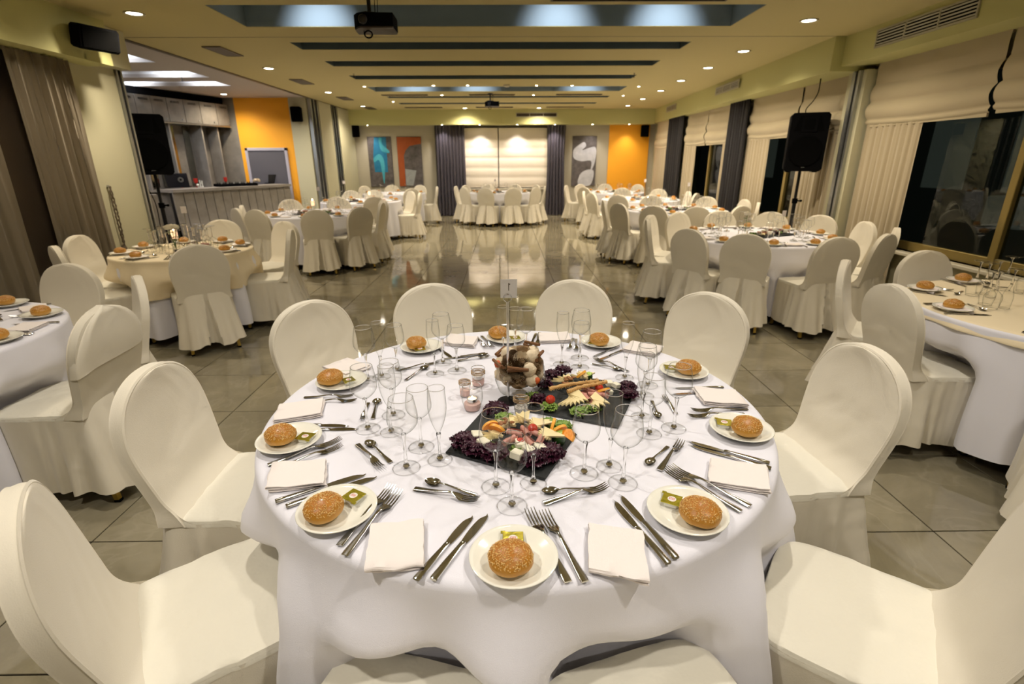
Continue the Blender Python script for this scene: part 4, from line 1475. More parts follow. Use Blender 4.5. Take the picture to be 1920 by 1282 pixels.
M['tub'] = mat('white_plastic_tub', (0.82, 0.82, 0.78), 0.35)
M['lid'] = mat('gold_foil_lid', (0.62, 0.50, 0.06), 0.25, 0.85, var=(60, (0.45, 0.42, 0.03), 0.4), bump=(90, 0.4))
M['print_w'] = mat('printed_white', (0.85, 0.78, 0.72), 0.5)
M['print_r'] = mat('printed_red', (0.55, 0.10, 0.06), 0.5)
q = MB()
q.box(-.014, .014, -.014, .014, 0, .012, bev=.0025)
tub_me = q.mesh('tub', M['tub'], False)
q = MB().box(-.0175, .0175, -.0165, .0165, .012, .0136, bev=.0006)
q.box(-.021, -.013, .0125, .0185, .012, .0134)
q.v = [(x * 1.12, y * 1.12, z) for x, y, z in q.v]
lid_me = q.mesh('foil_lid', M['lid'], False)
q = MB().lathe([(0, .0140), (.0085, .0140), (.0088, .0136)], 20)
prt_me = q.mesh('printed_emblem', M['print_w'])
q = MB()
for k in range(4):
    q.box(-.0055 + k * .003, -.0040 + k * .003, -.0018, .0018, .0140, .0143)
q.box(-.006, .006, .0030, .0036, .0140, .0143)
q.box(-.006, .006, -.0036, -.0030, .0140, .0143)
red_me = q.mesh('printed_lines', M['print_r'], False)


def butter(p, label, group, rz=0, z=TZ + 0.0072):
    r = empty('butter_portion', (p[0], p[1], z), rz, label, 'butter portion', group)
    put('tub', tub_me, r)
    r.scale = (1.12, 1.12, 1.12)
    l = put('foil_lid', lid_me, r)
    e = link('printed_emblem', prt_me, l)
    link('printed_lines', red_me, l)
    return r


def napkin_mesh(seed, w=0.135, d=0.115, layers=3):
    """cloth folded back and forth; section path in x-z, swept along y"""
    rnd = random.Random(seed)
    th = 0.0042
    path = []
    for k in range(layers):
        z = th * 0.5 + k * (th * 1.25)
        xs = [w * (i / 8) for i in range(9)]
        if k % 2: xs = xs[::-1]
        path += [(x + (0.006 * k if 0 < x < w else 0), z + 0.0012 * math.sin(x * 50 + k)) for x in xs]
        if k < layers - 1:
            s = 1 if k % 2 == 0 else -1
            xe = w if s > 0 else 0
            path += [(xe + s * 0.0035, z + th * .3), (xe + s * 0.0045, z + th * .65), (xe + s * 0.0035, z + th)]
    q = MB()
    n = len(path)
    def fn(u, v):
        i = int(round(u * (n - 1)))
        x, z = path[i]
        y = d * v
        sh = 0.034 * (v - 0.5) * math.sin(seed * 1.3) * (1 - 0.12 * z / th) + 0.006 * nz(v * 3, z * 300, seed)
        edge = 0.004 * nz(x * 30, z * 500, seed + 2) * (1 if v in (0, 1) else 0)
        zz = z + 0.0022 * nz(x * 14, v * 3, seed) + 0.002 * abs(v - .5) * (z * 200) * 0.5
        return (x + sh - w / 2, y + edge - d / 2, max(0.0004, zz))
    q.grid(fn, n - 1, 8)
    vs2 = [(x, y, z + th * 0.62) for (x, y, z) in q.v]
    m0 = len(q.v)
    fs = list(q.f)
    q.add(vs2, [f[::-1] for f in fs])
    for v in (0, 8):
        for i in range(n - 1):
            a, b = v * n + i, v * n + i + 1
            q.f.append((a, b, b + m0, a + m0) if v else (b, a, a + m0, b + m0))
            q.m.append(0)
    for v in range(8):
        for i in (0, n - 1):
            a, b = v * n + i, (v + 1) * n + i
            q.f.append((a, b, b + m0, a + m0))
            q.m.append(0)
    return q.mesh('napkin', M['napkin'], angle=60)


NAPS = [napkin_mesh(s) for s in (2, 5, 9)]
NAPL = MB().box(-.07, .07, -.05, .05, 0, .011, bev=.004).mesh('napkin', M['napkin'], True, 50)


def flat(name, me, p, rz, label, cat, group, z=TZ + 0.0004, s=1):
    o = link(name, me, None, (p[0], p[1], z), rz)
    if s != 1: o.scale = (s, s, s)
    return tag(o, label, cat, group)


def piece(name, me, a, b, L_, label, cat, group, z=TZ + 0.0004, tilt=0):
    """cutlery running from photo point a (handle end) to b (tip)"""
    A, B = at(*a, TZ + 0.004), at(*b, TZ + 0.004)
    d = B - A
    rz = math.atan2(d.y, d.x)
    mid = (A + B) / 2
    s = max(0.85, min(1.12, d.length / L_))
    p = (mid.x - math.cos(rz) * L_ * s / 2, mid.y - math.sin(rz) * L_ * s / 2)
    o = flat(name, me, p, rz, label, cat, group, z, s)
    if tilt: o.rotation_euler = (tilt, 0, rz)
    return o


S = ['front', 'front left', 'left', 'back left', 'back, left of centre', 'back centre', 'back, right of centre', 'back right', 'right', 'front right']
GP = 'place settings on the nearest table'
PL = [(963, 1046), (633, 957), (543, 825), (641, 716), (790, 651), (950, 634), (1126, 642), (1282, 697), (1389, 805), (1288, 960)]
BU = [(957, 1055), (608, 960), (527, 822), (620, 713), (781, 648), (934, 628), (1123, 641), (1290, 694), (1399, 806), (1311, 968)]
BT = [(962, 1016, 0), (664, 935, 2.6), (573, 823, 2.9), (652, 716, 2.2), (786, 659, 0.3), (966, 636, 0.2), (1108, 648, -.4), (1266, 694, -.2), (1356, 796, -.3), (1259, 942, -.5)]
for k in range(10):
    p = at(*PL[k], TZ + 0.01)
    tag(link('side_plate', plate_me, None, (p.x, p.y, TZ + 0.0004)), 'ivory side plate at the %s place of the nearest table' % S[k], 'plate', 'side plates on the nearest table')
    b = at(*BU[k], TZ + 0.02)
    d = Vector((b.x - p.x, b.y - p.y))
    if d.length > 0.04: d *= 0.04 / d.length
    bp_ = (p.x + d.x, p.y + d.y)
    bun(bp_, 'sesame bread roll on the %s side plate, nearest table' % S[k], 'bread rolls on the nearest table', rz=k * 1.3)
    t = at(BT[k][0], BT[k][1], TZ + 0.012)
    d2 = Vector((t.x - bp_[0], t.y - bp_[1]))
    if d2.length < 0.064: d2 *= 0.064 / d2.length
    q2 = Vector((bp_[0] + d2.x - p.x, bp_[1] + d2.y - p.y))
    zz = TZ + 0.0075
    if q2.length > 0.048: q2 *= 0.048 / q2.length
    butter((p.x + q2.x, p.y + q2.y), 'gold-lidded butter portion on the %s side plate' % S[k], 'butter portions on the nearest table', BT[k][2])
NP = [(1156, 1036, 0), (743, 1024, 1), (559, 892, 2), (563, 771, 3), (650, 690, 4), (865, 640, 5), (1040, 634, 6), (1205, 655, 7), (1349, 746, 8), (1385, 893, 9)]
NR = [1.42, 1.72, 0.12, 0.35, -.6, -.3, .1, 2.6, 2.95, -.28]
for k, (x, y, j) in enumerate(NP):
    p = at(x, y, TZ + 0.006)
    w_ = ['between the front and front right plates', 'between the front and front left plates', 'near the left rim', 'behind the left plate', 'beside the back left plate', 'behind the left pair of back glasses',
          'right of the number stand at the far rim', 'behind the back right glasses', 'near the right rim, farther one', 'near the right rim, nearer one'][k]
    flat('napkin', NAPS[k % 3], p, NR[k], 'folded blush napkin %s' % w_, 'napkin', 'napkins on the nearest table')
KN = [((780, 1086), (885, 965), 0, 'left of the front plate, outer'), ((812, 1086), (913, 962), 0, 'left of the front plate, inner'),
      ((516, 940), (686, 887), 0, 'before the left napkin, farther'), ((536, 949), (706, 892), 0, 'before the left napkin, nearer'),
      ((548, 795), (652, 797), 0, 'behind the left roll, farther'), ((575, 805), (656, 803), 0, 'behind the left roll, nearer'),
      ((1253, 1056), (1148, 936), 0, 'left of the front right plate, outer'), ((1268, 1046), (1160, 926), 0, 'left of the front right plate, inner'),
      ((1443, 868), (1287, 826), 0, 'by the right plate, farther'), ((1446, 878), (1290, 833), 0, 'by the right plate, nearer'),
      ((1350, 725), (1268, 727), 0, 'by the back right plate, farther'), ((1340, 733), (1270, 738), 0, 'by the back right plate, nearer'),
      ((900, 663), (830, 672), 0, 'behind the left back glasses'), ((1005, 625), (993, 651), 0, 'right of the back centre plate, left one'), ((1012, 623), (1005, 651), 0, 'right of the back centre plate, right one'),
      ((820, 650), (845, 668), 0, 'right of the plate at the back, left of centre'), ((1170, 655), (1118, 676), 0, 'below the back right-of-centre plate'), ((1160, 648), (1112, 668), 0, 'below that plate, farther')]
for a, b, j, wd in KN:
    piece('table_knife', knife_me, a, b, 0.215, 'steel table knife %s' % wd, 'knife', 'knives on the nearest table')
FK = [((1065, 1091), (992, 957), 'right of the front plate, inner'), ((1097, 1090), (1019, 960), 'right of the front plate, outer'),
      ((636, 1022), (735, 913), 'right of the front left plate, inner'), ((646, 1040), (748, 922), 'right of the front left plate, outer'),
      ((502, 871), (640, 824), 'before the left plate, farther'), ((511, 880), (642, 836), 'before the left plate, nearer'),
      ((570, 744), (664, 742), 'before the back left plate, farther'), ((580, 752), (664, 751), 'before the back left plate, nearer'),
      ((1390, 958), (1246, 880), 'behind the front right plate, inner'), ((1408, 948), (1256, 876), 'behind the front right plate, outer'),
      ((1402, 766), (1296, 770), 'behind the right plate, farther'), ((1396, 775), (1290, 781), 'behind the right plate, nearer'),
      ((893, 630), (912, 653), 'left of the back centre plate, left one'), ((903, 629), (925, 653), 'left of the back centre plate, right one'),
      ((1074, 635), (1066, 655), 'near the back napkin right, left one'), ((1080, 636), (1080, 658), 'near the back napkin right, right one'),
      ((765, 690), (806, 682), 'by the back left glasses')]
for a, b, wd in FK:
    piece('table_fork', fork_me, a, b, 0.20, 'steel table fork %s' % wd, 'fork', 'forks on the nearest table')
SP = [((1118, 914), (1016, 922), 'above the front plate, right'), ((893, 927), (798, 901), 'above the front plate, left'), ((733, 866), (688, 827), 'inside the left plate'), ((699, 784), (708, 748), 'behind the left glasses'),
      ((1251, 837), (1214, 870), 'by the right glasses, nearer'), ((1225, 757), (1232, 776), 'by the right glasses, farther'), ((1110, 681), (1165, 694), 'behind the food platter'), ((850, 670), (915, 664), 'left of the dried flowers'), ((760, 712), (802, 686), 'by the back left glasses')]
for a, b, wd in SP:
    piece('dessert_spoon', spoon_me, a, b, 0.15, 'small steel spoon %s' % wd, 'spoon', 'dessert spoons on the nearest table')
DF = [((1015, 944), (1142, 912), 'above the front plate, right'), ((777, 915), (898, 940), 'above the front plate, left'), ((670, 832), (716, 879), 'inside the left plate'), ((690, 755), (679, 788), 'behind the left glasses'),
      ((1232, 886), (1281, 824), 'by the right glasses, nearer'), ((1268, 775), (1245, 742), 'by the right glasses, farther'), ((1180, 697), (1112, 672), 'behind the food platter'), ((855, 676), (918, 668), 'left of the dried flowers')]
for a, b, wd in DF:
    piece('dessert_fork', dfork_me, a, b, 0.155, 'small steel fork %s' % wd, 'fork', 'dessert forks on the nearest table')
GL = [[('W', 930, 912), ('w', 960, 948), ('F', 1000, 906)], [('W', 762, 877), ('w', 790, 838), ('F', 825, 862)], [('W', 690, 804), ('w', 738, 778), ('F', 734, 810)],
      [('W', 690, 712), ('w', 745, 694), ('F', 716, 706)], [('W', 831, 680), ('w', 857, 695), ('F', 816, 701)], [('W', 986, 668), ('w', 966, 656), ('F', 946, 672)],
      [('W', 1087, 671), ('w', 1087, 689), ('F', 1053, 683)], [('W', 1214, 722), ('w', 1206, 742), ('F', 1171, 708)], [('W', 1263, 803), ('w', 1217, 813), ('F', 1203, 782)],
      [('W', 1168, 905), ('w', 1095, 887), ('F', 1142, 874)]]
for k, tr in enumerate(GL):
    for (kd, x, y) in tr:
        p = at(x, y, TZ)
        if x == 946: p = at(944, 668, TZ)
        glass(kd, p, {'W': 'larger clear wine glass', 'w': 'smaller clear wine glass', 'F': 'slim clear champagne flute'}[kd] + ' of the %s place, nearest table' % S[k], 'glasses on the nearest table')

# ================================================================ NUMBER STAND, FLOWERS, CANDLES
pb = at(953, 752, TZ)
r = empty('number_stand', (pb.x, pb.y, TZ + 0.0006), label='tall chrome table-number stand with a ring clip holding a pale card', cat='number stand')
MB().lathe([(0, 0.006), (0.012, 0.005), (0.036, 0.003), (0.038, 0.0), (0, 0)][::-1], 32).obj('base', M['dark_m'], r)
ztop = 0
for z in np.arange(0.9, 1.3, 0.002):
    d = Vector((pb.x, pb.y, z - CAMH))
    if 641 - FPX * d.dot(_u2) / d.dot(_f) < 566:
        ztop = float(z)
        break
ht = ztop - TZ
MB().tube([(0, 0, 0.004), (0, 0, ht)], 0.0042, 12).obj('pole', M['chrome'], r)
q = MB()
for yy in (-0.002, 0.002):
    q.tube([(0.0125 * math.sin(a), yy, ht + 0.0125 - 0.0125 * math.cos(a)) for a in [2 * PI * k / 24 for k in range(25)]], 0.0013, 6)
q.obj('ring_clip', M['chrome'], r)
card = MB().box(-0.026, 0.026, -0.0008, 0.0008, ht + 0.012, ht + 0.072, M=T(0.004, 0, 0)).obj('number_card', mat('pale_card', (0.62, 0.58, 0.52), 0.6), r, False)
q = MB()
q.box(-0.0012, 0.0012, -0.0013, -0.0008, ht + 0.036, ht + 0.060, M=T(0.004, 0, 0))
q.box(0.0010, 0.0046, -0.0013, -0.0008, ht + 0.0545, ht + 0.058, M=T(0.004, 0, 0))
q.obj('printed_number', M['vent'], card, False)

# dried flower ball in a low glass bowl
fc_ = at(976, 742, TZ)
fa = empty('dried_flower_arrangement', (fc_.x, fc_.y + 0.01, TZ + 0.0006), label='ball of dried wooden roses and cinnamon in a clear glass bowl', cat='flower arrangement')
MB().lathe([(0.0, 0.002), (0.042, 0.0), (0.075, 0.022), (0.088, 0.06), (0.082, 0.105), (0.074, 0.128)], 40).obj('glass_bowl', M['bowl'], fa)
MB().lathe([(0.0735, .1275), (.0745, .129), (.0755, .1275), (.0745, .126), (.0735, .1275)][::-1], 40).obj('bowl_rim', M['glass'], fa)
M_rose = [mat('dried_rose_tan', (0.34, 0.22, 0.11), 0.8, var=(60, (0.46, 0.32, 0.18), 0.5)), mat('dried_rose_cream', (0.62, 0.50, 0.33), 0.85, var=(60, (0.75, 0.64, 0.46), 0.5)),
          mat('dried_rose_brown', (0.16, 0.10, 0.05), 0.8, var=(60, (0.25, 0.16, 0.09), 0.5))]
M_cin = mat('cinnamon_bark', (0.18, 0.08, 0.03), 0.8, bump=(60, 0.5))
M_red = mat('dried_orange_red', (0.55, 0.10, 0.02), 0.6)
def rose_mesh(seed, m, turns=5.0):
    q = MB()
    n = int(turns * 22)
    def fn(u, v):
        a = u * turns * 2 * PI
        rr = 0.003 + 0.026 * u
        z = 0.016 * (1 - u * 0.65) - 0.016 * (1 - v) + 0.0018 * nz(a * 1.3, v, seed)
        rr += 0.0035 * (v - .3) * (1 + u) + 0.0012 * nz(a, seed)
        return (rr * math.cos(a), rr * math.sin(a), z)
    q.grid(fn, n, 3)
    return q.mesh('rose', m, angle=60)
rm = [rose_mesh(1, M_rose[0]), rose_mesh(2, M_rose[1]), rose_mesh(3, M_rose[2])]
def shola(seed):
    q = MB().ball(0.026, (0, 0, 0), n=20, m=14, fn=lambda p: 1 + 0.14 * math.sin(p.x * 19 + seed) * math.sin(p.y * 17) * math.sin(p.z * 15 + seed))
    return q.mesh('dried_bud', M_rose[1], angle=180)
sm = shola(2)
fi = 0
rnd = random.Random(6)
for ring, (el, cnt, off) in enumerate(((80, 1, 0), (50, 7, .3), (18, 10, 0.1), (-16, 9, .4))):
    for k in range(cnt):
        az = off + 2 * PI * k / cnt
        e = R(el)
        nrm = Vector((math.cos(e) * math.cos(az), math.cos(e) * math.sin(az), math.sin(e)))
        P = Vector((0, 0, 0.098)) + nrm * 0.068
        P.z = max(P.z, 0.03)
        me = rm[(fi * 2 + ring) % 3] if fi % 3 != 1 else sm
        o = put('dried_rose' if fi % 3 != 1 else 'dried_bud', me, fa)
        o.matrix_world = Matrix.Translation(P) @ nrm.to_track_quat('Z', 'Y').to_matrix().to_4x4() @ Matrix.Rotation(fi, 4, 'Z') @ Matrix.Scale(.92, 4)
        fi += 1
MB().ball(0.062, (0, 0, 0.092), n=20, m=12).obj('moss_core', M_rose[2], fa)
for k, (az, el, L_) in enumerate([(-0.3, 40, .06), (0.7, 55, .07), (2.6, 30, .06), (3.6, 20, .06), (-1.7, 20, .07)]):
    e = R(el)
    nrm = Vector((math.cos(e) * math.cos(az), math.cos(e) * math.sin(az), math.sin(e)))
    t = nrm.cross(Vector((0, 0, 1))).normalized()
    c = Vector((0, 0, 0.098)) + nrm * 0.088
    for s in (-1, 1):
        MB().tube([c - t * L_ / 2 + nrm * 0.004 * s, c + t * L_ / 2 + nrm * 0.006 * s + Vector((0, 0, .006 * s))], 0.0055, 8).obj('cinnamon_stick', M_cin, fa)
for az, el in ((3.4, 18), (-0.9, -12)):
    e = R(el)
    nrm = Vector((math.cos(e) * math.cos(az), math.cos(e) * math.sin(az), math.sin(e)))
    MB().ball(0.013, Vector((0, 0, 0.098)) + nrm * 0.083, n=10, m=7).obj('red_berry', M_red, fa)

M['sand'] = mat('pink_sand', (0.72, 0.45, 0.40), 0.9, bump=(400, 0.6), var=(300, (0.85, 0.62, 0.56), 0.5))
M['sandw'] = mat('white_gravel', (0.75, 0.70, 0.64), 0.8, bump=(250, 1.0, 'voro', 0.006))
M['foil'] = mat('aluminium_foil_cup', (0.6, 0.58, 0.55), 0.25, 1.0)
def votive(px, label, sand, rr=0.030, hh=0.082, candle=True, bulge=0.006, lit=True, twine=False):
    p = at(px[0], px[1], TZ)
    r = empty('candle_glass', (p.x, p.y, TZ + 0.0006), label=label, cat='candle holder')
    prof = [(0, 0), (rr * .8, 0.0005)] + [(rr * .82 + bulge * math.sin(PI * t) + rr * .16 * t, 0.004 + (hh - .004) * t) for t in [k / 10 for k in range(11)]]
    MB().lathe(prof, 32).obj('glass_body', M['bowl'], r)
    rt = prof[-1][0]
    MB().lathe([(rt - .0012, hh - .001), (rt, hh + .0008), (rt + .0012, hh - .001), (rt, hh - .002), (rt - .0012, hh - .001)][::-1], 32).obj('glass_rim', M['glass'], r)
    MB().lathe([(0, 0.003), (rr * .80, 0.003), (rr * .88, 0.016), (rr * .86, 0.024), (rr * .4, 0.027), (0, 0.026)], 28).obj('sand', sand, r)
    if candle:
        MB().lathe([(0, .024), (.0165, .024), (.0172, .040), (.0158, .040), (.0156, .037)], 24).obj('foil_cup', M['foil'], r)
        cd = MB().lathe([(0, .025), (.0154, .025), (.0154, .0375), (0, .0372)], 24).obj('tealight', M['stain'], r)
        if lit: MB().ball(.0022, (0, 0, .043), sz=2.2, n=8, m=6).obj('flame', M['flame'], cd)
    if twine:
        q = MB()
        q.tube([((rr * .98 + bulge * .6) * math.cos(a), (rr * .98 + bulge * .6) * math.sin(a), .044 + .0025 * a / PI) for a in [k * PI / 12 for k in range(73)]], .0017, 5)
        q.obj('twine', M_rose[0], r)
    return r
votive((886, 767), 'bulging clear candle glass with pink sand and lit tealight', M['sand'], 0.031, 0.085, bulge=0.007)
votive((897, 722), 'small straight candle glass wrapped in twine behind the lit one', M['sand'], 0.025, 0.068, True, 0.0, False, True)
votive((872, 742), 'small twine-wrapped glass half hidden left of the lit tealight', M['sand'], 0.020, 0.052, False, 0.0, False, True)
votive((977, 775), 'small twine-wrapped glass with white gravel before the flower ball', M['sandw'], 0.025, 0.072, False, 0.001, False, True)

# ================================================================ SLATES WITH MEZZE
def slab(pts, label):
    P = [at(x, y, TZ + 0.008) for x, y in pts]
    c = sum(P, Vector()) / 4
    n = []
    for i in range(4):
        a, b = P[i], P[(i + 1) % 4]
        for k in range(8):
            t = k / 8
            p = a.lerp(b, t) - c
            p *= 1 + 0.006 * nz(p.x * 60, p.y * 60, i)
            n.append((p.x, p.y))
    q = MB()
    N_ = len(n)
    vs = [(x * .99, y * .99, 0) for x, y in n] + [(x, y, .0035) for x, y in n] + [(x * .985, y * .985, .0075) for x, y in n]
    fs = [tuple(range(N_ - 1, -1, -1)), tuple(range(2 * N_, 3 * N_))]
    for l in (0, 1):
        for i in range(N_):
            j = (i + 1) % N_
            fs.append((l * N_ + i, l * N_ + j, (l + 1) * N_ + j, (l + 1) * N_ + i))
    q.add(vs, fs)
    o = q.obj('slate_board', M['slate'], smooth=False)
    o.location = (c.x, c.y, TZ + 0.0004)
    return tag(o, label, 'serving board')


slab([(835, 846), (1022, 897), (1082, 812), (905, 768)], 'black slate serving board with mezze, nearer the camera')
slab([(985, 768), (1160, 800), (1196, 722), (1030, 696)], 'black slate serving board with mezze, behind the nearer one')
ZB = TZ + 0.0085
def fm(name, c1, c2, r_=0.5, s=40): return mat(name, c1, r_, var=(s, c2, 0.5), bump=(s * 2, 0.3))
F_pur = fm('purple_lettuce', (0.025, 0.004, 0.012), (0.07, 0.012, 0.03), 0.35)
F_grn = fm('green_lettuce', (0.12, 0.22, 0.03), (0.30, 0.42, 0.08), 0.4)
F_chs = fm('yellow_cheese', (0.78, 0.64, 0.32), (0.85, 0.72, 0.42), 0.45, 15)
F_wht = fm('white_cheese', (0.80, 0.75, 0.58), (0.86, 0.82, 0.68), 0.5, 15)
F_tom = mat('cherry_tomato_skin', (0.50, 0.035, 0.015), 0.15, coat=0.5)
F_org = mat('orange_flesh', (0.85, 0.30, 0.02), 0.35, bump=(150, 0.4))
F_rnd = mat('orange_rind', (0.90, 0.42, 0.05), 0.4)
F_cuc = mat('cucumber_skin', (0.02, 0.07, 0.01), 0.35)
F_cuf = mat('cucumber_flesh', (0.42, 0.60, 0.10), 0.35, var=(40, (0.55, 0.68, 0.2), 0.5))
F_alm = fm('roasted_almond', (0.22, 0.08, 0.02), (0.36, 0.15, 0.05), 0.6, 60)
F_brd = fm('breadstick_crust', (0.45, 0.24, 0.07), (0.62, 0.38, 0.14), 0.6, 60)
F_ham = fm('smoked_meat', (0.45, 0.17, 0.13), (0.62, 0.32, 0.25), 0.4, 20)

def lettuce(seed, r0=0.036):
    q = MB()
    def fn(u, v, k=0.0):
        a = 2 * PI * u
        c, s = math.cos(a), math.sin(a)
        rr = r0 * (0.10 + 0.90 * v) * (1 + 0.25 * nz(c * 2.2, s * 2.2, seed + k))
        w_ = v ** 1.5
        x, y = rr * c, rr * s
        z = 0.010 + 0.014 * v * (1 - v * .7) + w_ * (0.012 * nz(c * 9, s * 9, seed + k + v) + 0.010 * nz(c * 26, s * 26, seed + 4 + k + v * 3))
        x += w_ * .009 * nz(c * 22, s * 22 + 7, seed + v * 2)
        y += w_ * .009 * nz(c * 22 + 9, s * 22, seed + v * 2)
        return (x, y, max(0.0006, z + k * .010))
    for k, sc_ in ((0, 1.0), (1, .82), (2, .6)):
        q.grid(lambda u, v: tuple(Vector(fn((u + .13 * k) % 1, v, k)) * sc_ + Vector((0, 0, .004 * k))), 96, 7, True)
    return q
LP = [lettuce(s).mesh('purple_lettuce_leaf', F_pur, angle=180) for s in (1, 4)]
LG = [lettuce(s).mesh('green_lettuce_leaf', F_grn, angle=180) for s in (2, 6)]
def food(name, me, px, label, cat, z=0.0, rot=(0, 0, 0), s=1, group='food on the slates'):
    p = at(px[0], px[1], ZB + z)
    o = link(name, me, None, (p.x, p.y, ZB + z))
    o.rotation_euler = rot
    o.scale = (s, s, s) if not isinstance(s, tuple) else s
    return tag(o, label, cat, group)
for k, (x, y) in enumerate([(873, 835), (893, 848), (925, 858), (1000, 868), (930, 775), (1030, 858)]):
    food('lettuce_leaf', LP[k % 2], (x, y), 'purple lettuce on the nearer slate, %s' % ['at its left corner', 'behind the front edge left', 'at the front edge left of the white cheese', 'at the front corner', 'at the back by the candle', 'right of the front corner'][k], 'lettuce', rot=(0, 0, k * 1.1), s=1.12)
for k, (x, y) in enumerate([(905, 838), (945, 790), (1055, 805), (1030, 800), (975, 850)]):
    food('lettuce_leaf', LG[k % 2], (x, y), 'green lettuce leaf on the nearer slate, %s' % ['left', 'back left', 'right corner', 'beside the cucumber', 'near the front'][k], 'lettuce', rot=(0, 0, k * 1.7), s=.8)
for k, (x, y) in enumerate([(1010, 755), (1035, 708), (1055, 700), (1180, 745), (1175, 730), (1020, 725)]):
    food('lettuce_leaf', LP[k % 2], (x, y), 'frilly dark purple lettuce on the farther slate, %s' % ['near corner', 'back left', 'back edge', 'right end', 'right end, farther', 'left side by the flowers'][k], 'lettuce', rot=(0, 0, k * 1.3), s=.9)
for k, (x, y) in enumerate([(1030, 768), (1085, 778), (1110, 770), (1000, 750)]):
    food('lettuce_leaf', LG[k % 2], (x, y), 'green lettuce leaf on the farther slate, %s' % ['front left', 'front middle', 'front right', 'left corner'][k], 'lettuce', rot=(0, 0, k * 1.9), s=.8)

def tri_mesh(L_=0.052, W=0.022, t=0.005):
    q = MB()
    q.add([(0, -W / 2, 0), (L_, 0, 0), (0, W / 2, 0), (0, -W / 2, t), (L_, 0, t), (0, W / 2, t)], [(2, 1, 0), (3, 4, 5), (0, 1, 4, 3), (1, 2, 5, 4), (2, 0, 3, 5)])
    return q
cut_y = tri_mesh().mesh('cheese_slice', F_chs, False)
cube_w = MB().box(-.015, .015, -.015, .015, 0, .02, bev=.002).mesh('cheese_cube', F_wht, False)
def fan(cx, cy, n, a0, a1, nm, z0=0.022):
    p = at(cx, cy, ZB + z0)
    for k in range(n):
        a = a0 + (a1 - a0) * k / (n - 1)
        o = link('cheese_slice', cut_y, None, (p.x - 0.012 * math.cos(a) + .002 * k, p.y - 0.012 * math.sin(a), ZB + z0 + 0.0052 * k * .55))
        o.rotation_euler = (R(18), R(8), a)
        o.scale = (1.3, 1.7, 1.2)
        tag(o, 'pointed yellow cheese slice in the fan %s' % nm, 'cheese', 'cheese slices in the fan ' + nm)
fan(950, 800, 7, 2.9, 0.9, 'at the back of the nearer slate')
fan(1000, 800, 6, 2.4, 0.2, 'right of middle on the nearer slate')
fan(925, 820, 5, 3.4, 1.6, 'left on the nearer slate')
fan(975, 790, 6, 3.0, 1.2, 'highest at the nearer slate back', 0.036)
fan(1020, 818, 5, 1.6, -0.2, 'beside the cucumber on the nearer slate', 0.03)
fan(1110, 752, 6, -2.4, -0.7, 'front right on the farther slate', 0.02)
fan(1090, 708, 5, 2.2, 0.6, 'behind the breadsticks on the farther slate', 0.026)
fan(1072, 748, 8, -2.6, -0.9, 'at the front of the farther slate')
fan(1060, 715, 5, 2.8, 1.4, 'at the back of the farther slate', 0.024)
for k, (x, y, r_) in enumerate([(893, 822, .3), (905, 836, .8), (975, 838, .2), (990, 850, .6), (968, 858, 1.1), (1010, 845, .4), (1141, 722, .2), (1154, 726, .7), (1140, 738, .4)]):
    food('cheese_cube', cube_w, (x, y), 'white cheese chunk, %s' % ['left on the nearer slate, upper', 'left on the nearer slate, lower', 'front middle of the nearer slate, tallest', 'front middle, right one', 'front middle, lowest', 'front right of the nearer slate', 'right end of the farther slate, left one', 'right end of the farther slate, right one', 'right end of the farther slate, front one'][k], 'cheese', 0.016, (0.1, 0.15, r_), 1.0 if k < 6 else .8)
def stick(a, b, label, z=0.055):
    A, B = at(a[0], a[1], ZB + z), at(b[0], b[1], ZB + z + .004)
    d = B - A
    pts = [A + d * t + Vector((0, 0, .003 * math.sin(t * 5))) for t in [k / 14 for k in range(15)]]
    r = empty('breadstick', A, label=label, cat='breadstick')
    MB().tube([p - A for p in pts], [.0062 + .0012 * math.sin(k * 2.3) for k in range(15)], 12).obj('crust', F_brd, r)
    rn = random.Random(int(a[0]))
    q = MB()
    for k in range(140):
        t = rn.random()
        p = A.lerp(B, t) - A
        an = rn.uniform(0, 2 * PI)
        s_ = d.normalized().cross(Vector((0, 0, 1)))
        u_ = Vector((0, 0, 1))
        nn = s_ * math.cos(an) + u_ * math.sin(an)
        q.ball(.0013, p + nn * .0075, n=4, m=3)
    o = q.obj('sesame_seeds', M['seed'], r)
    o['kind'] = 'stuff'
stick((1030, 729), (1122, 712), 'sesame breadstick across the farther slate, upper one')
stick((1064, 734), (1137, 714), 'sesame breadstick across the farther slate, lower one', 0.050)
for k, (x, y, z, s) in enumerate([(1032, 749, .03, 1.05), (1123, 727, .035, 1.0), (999, 803, .04, .95), (975, 828, .03, .8)]):
    food('cherry_tomato', MB().ball(.0155, (0, 0, 0), n=18, m=12, sz=.95).mesh('tomato', F_tom), (x, y), 'cherry tomato, %s' % ['on the near left of the farther slate', 'under the breadsticks, right', 'in the middle of the nearer slate', 'near the front of the nearer slate'][k], 'tomato', z, (0, 0, 0), s)
def orange_wedge():
    q = MB()
    n = 14
    vs = []
    for t in (-.004, .004):
        for k in range(n + 1):
            a = PI * k / n
            vs.append((.026 * math.cos(a), t, .026 * math.sin(a)))
    vs += [(0, -.004, -.002), (0, .004, -.002)]
    fs = [tuple(range(n, -1, -1)), tuple(range(n + 1, 2 * n + 2))]
    q.add(vs, fs)
    m = n + 1
    q.add(vs, [(k, k + 1, m + k + 1, m + k) for k in range(n)] + [(0, m, 2 * n + 1, n)], mi=1)
    return q.mesh('orange_slice', [F_org, F_rnd], False)
ow = orange_wedge()
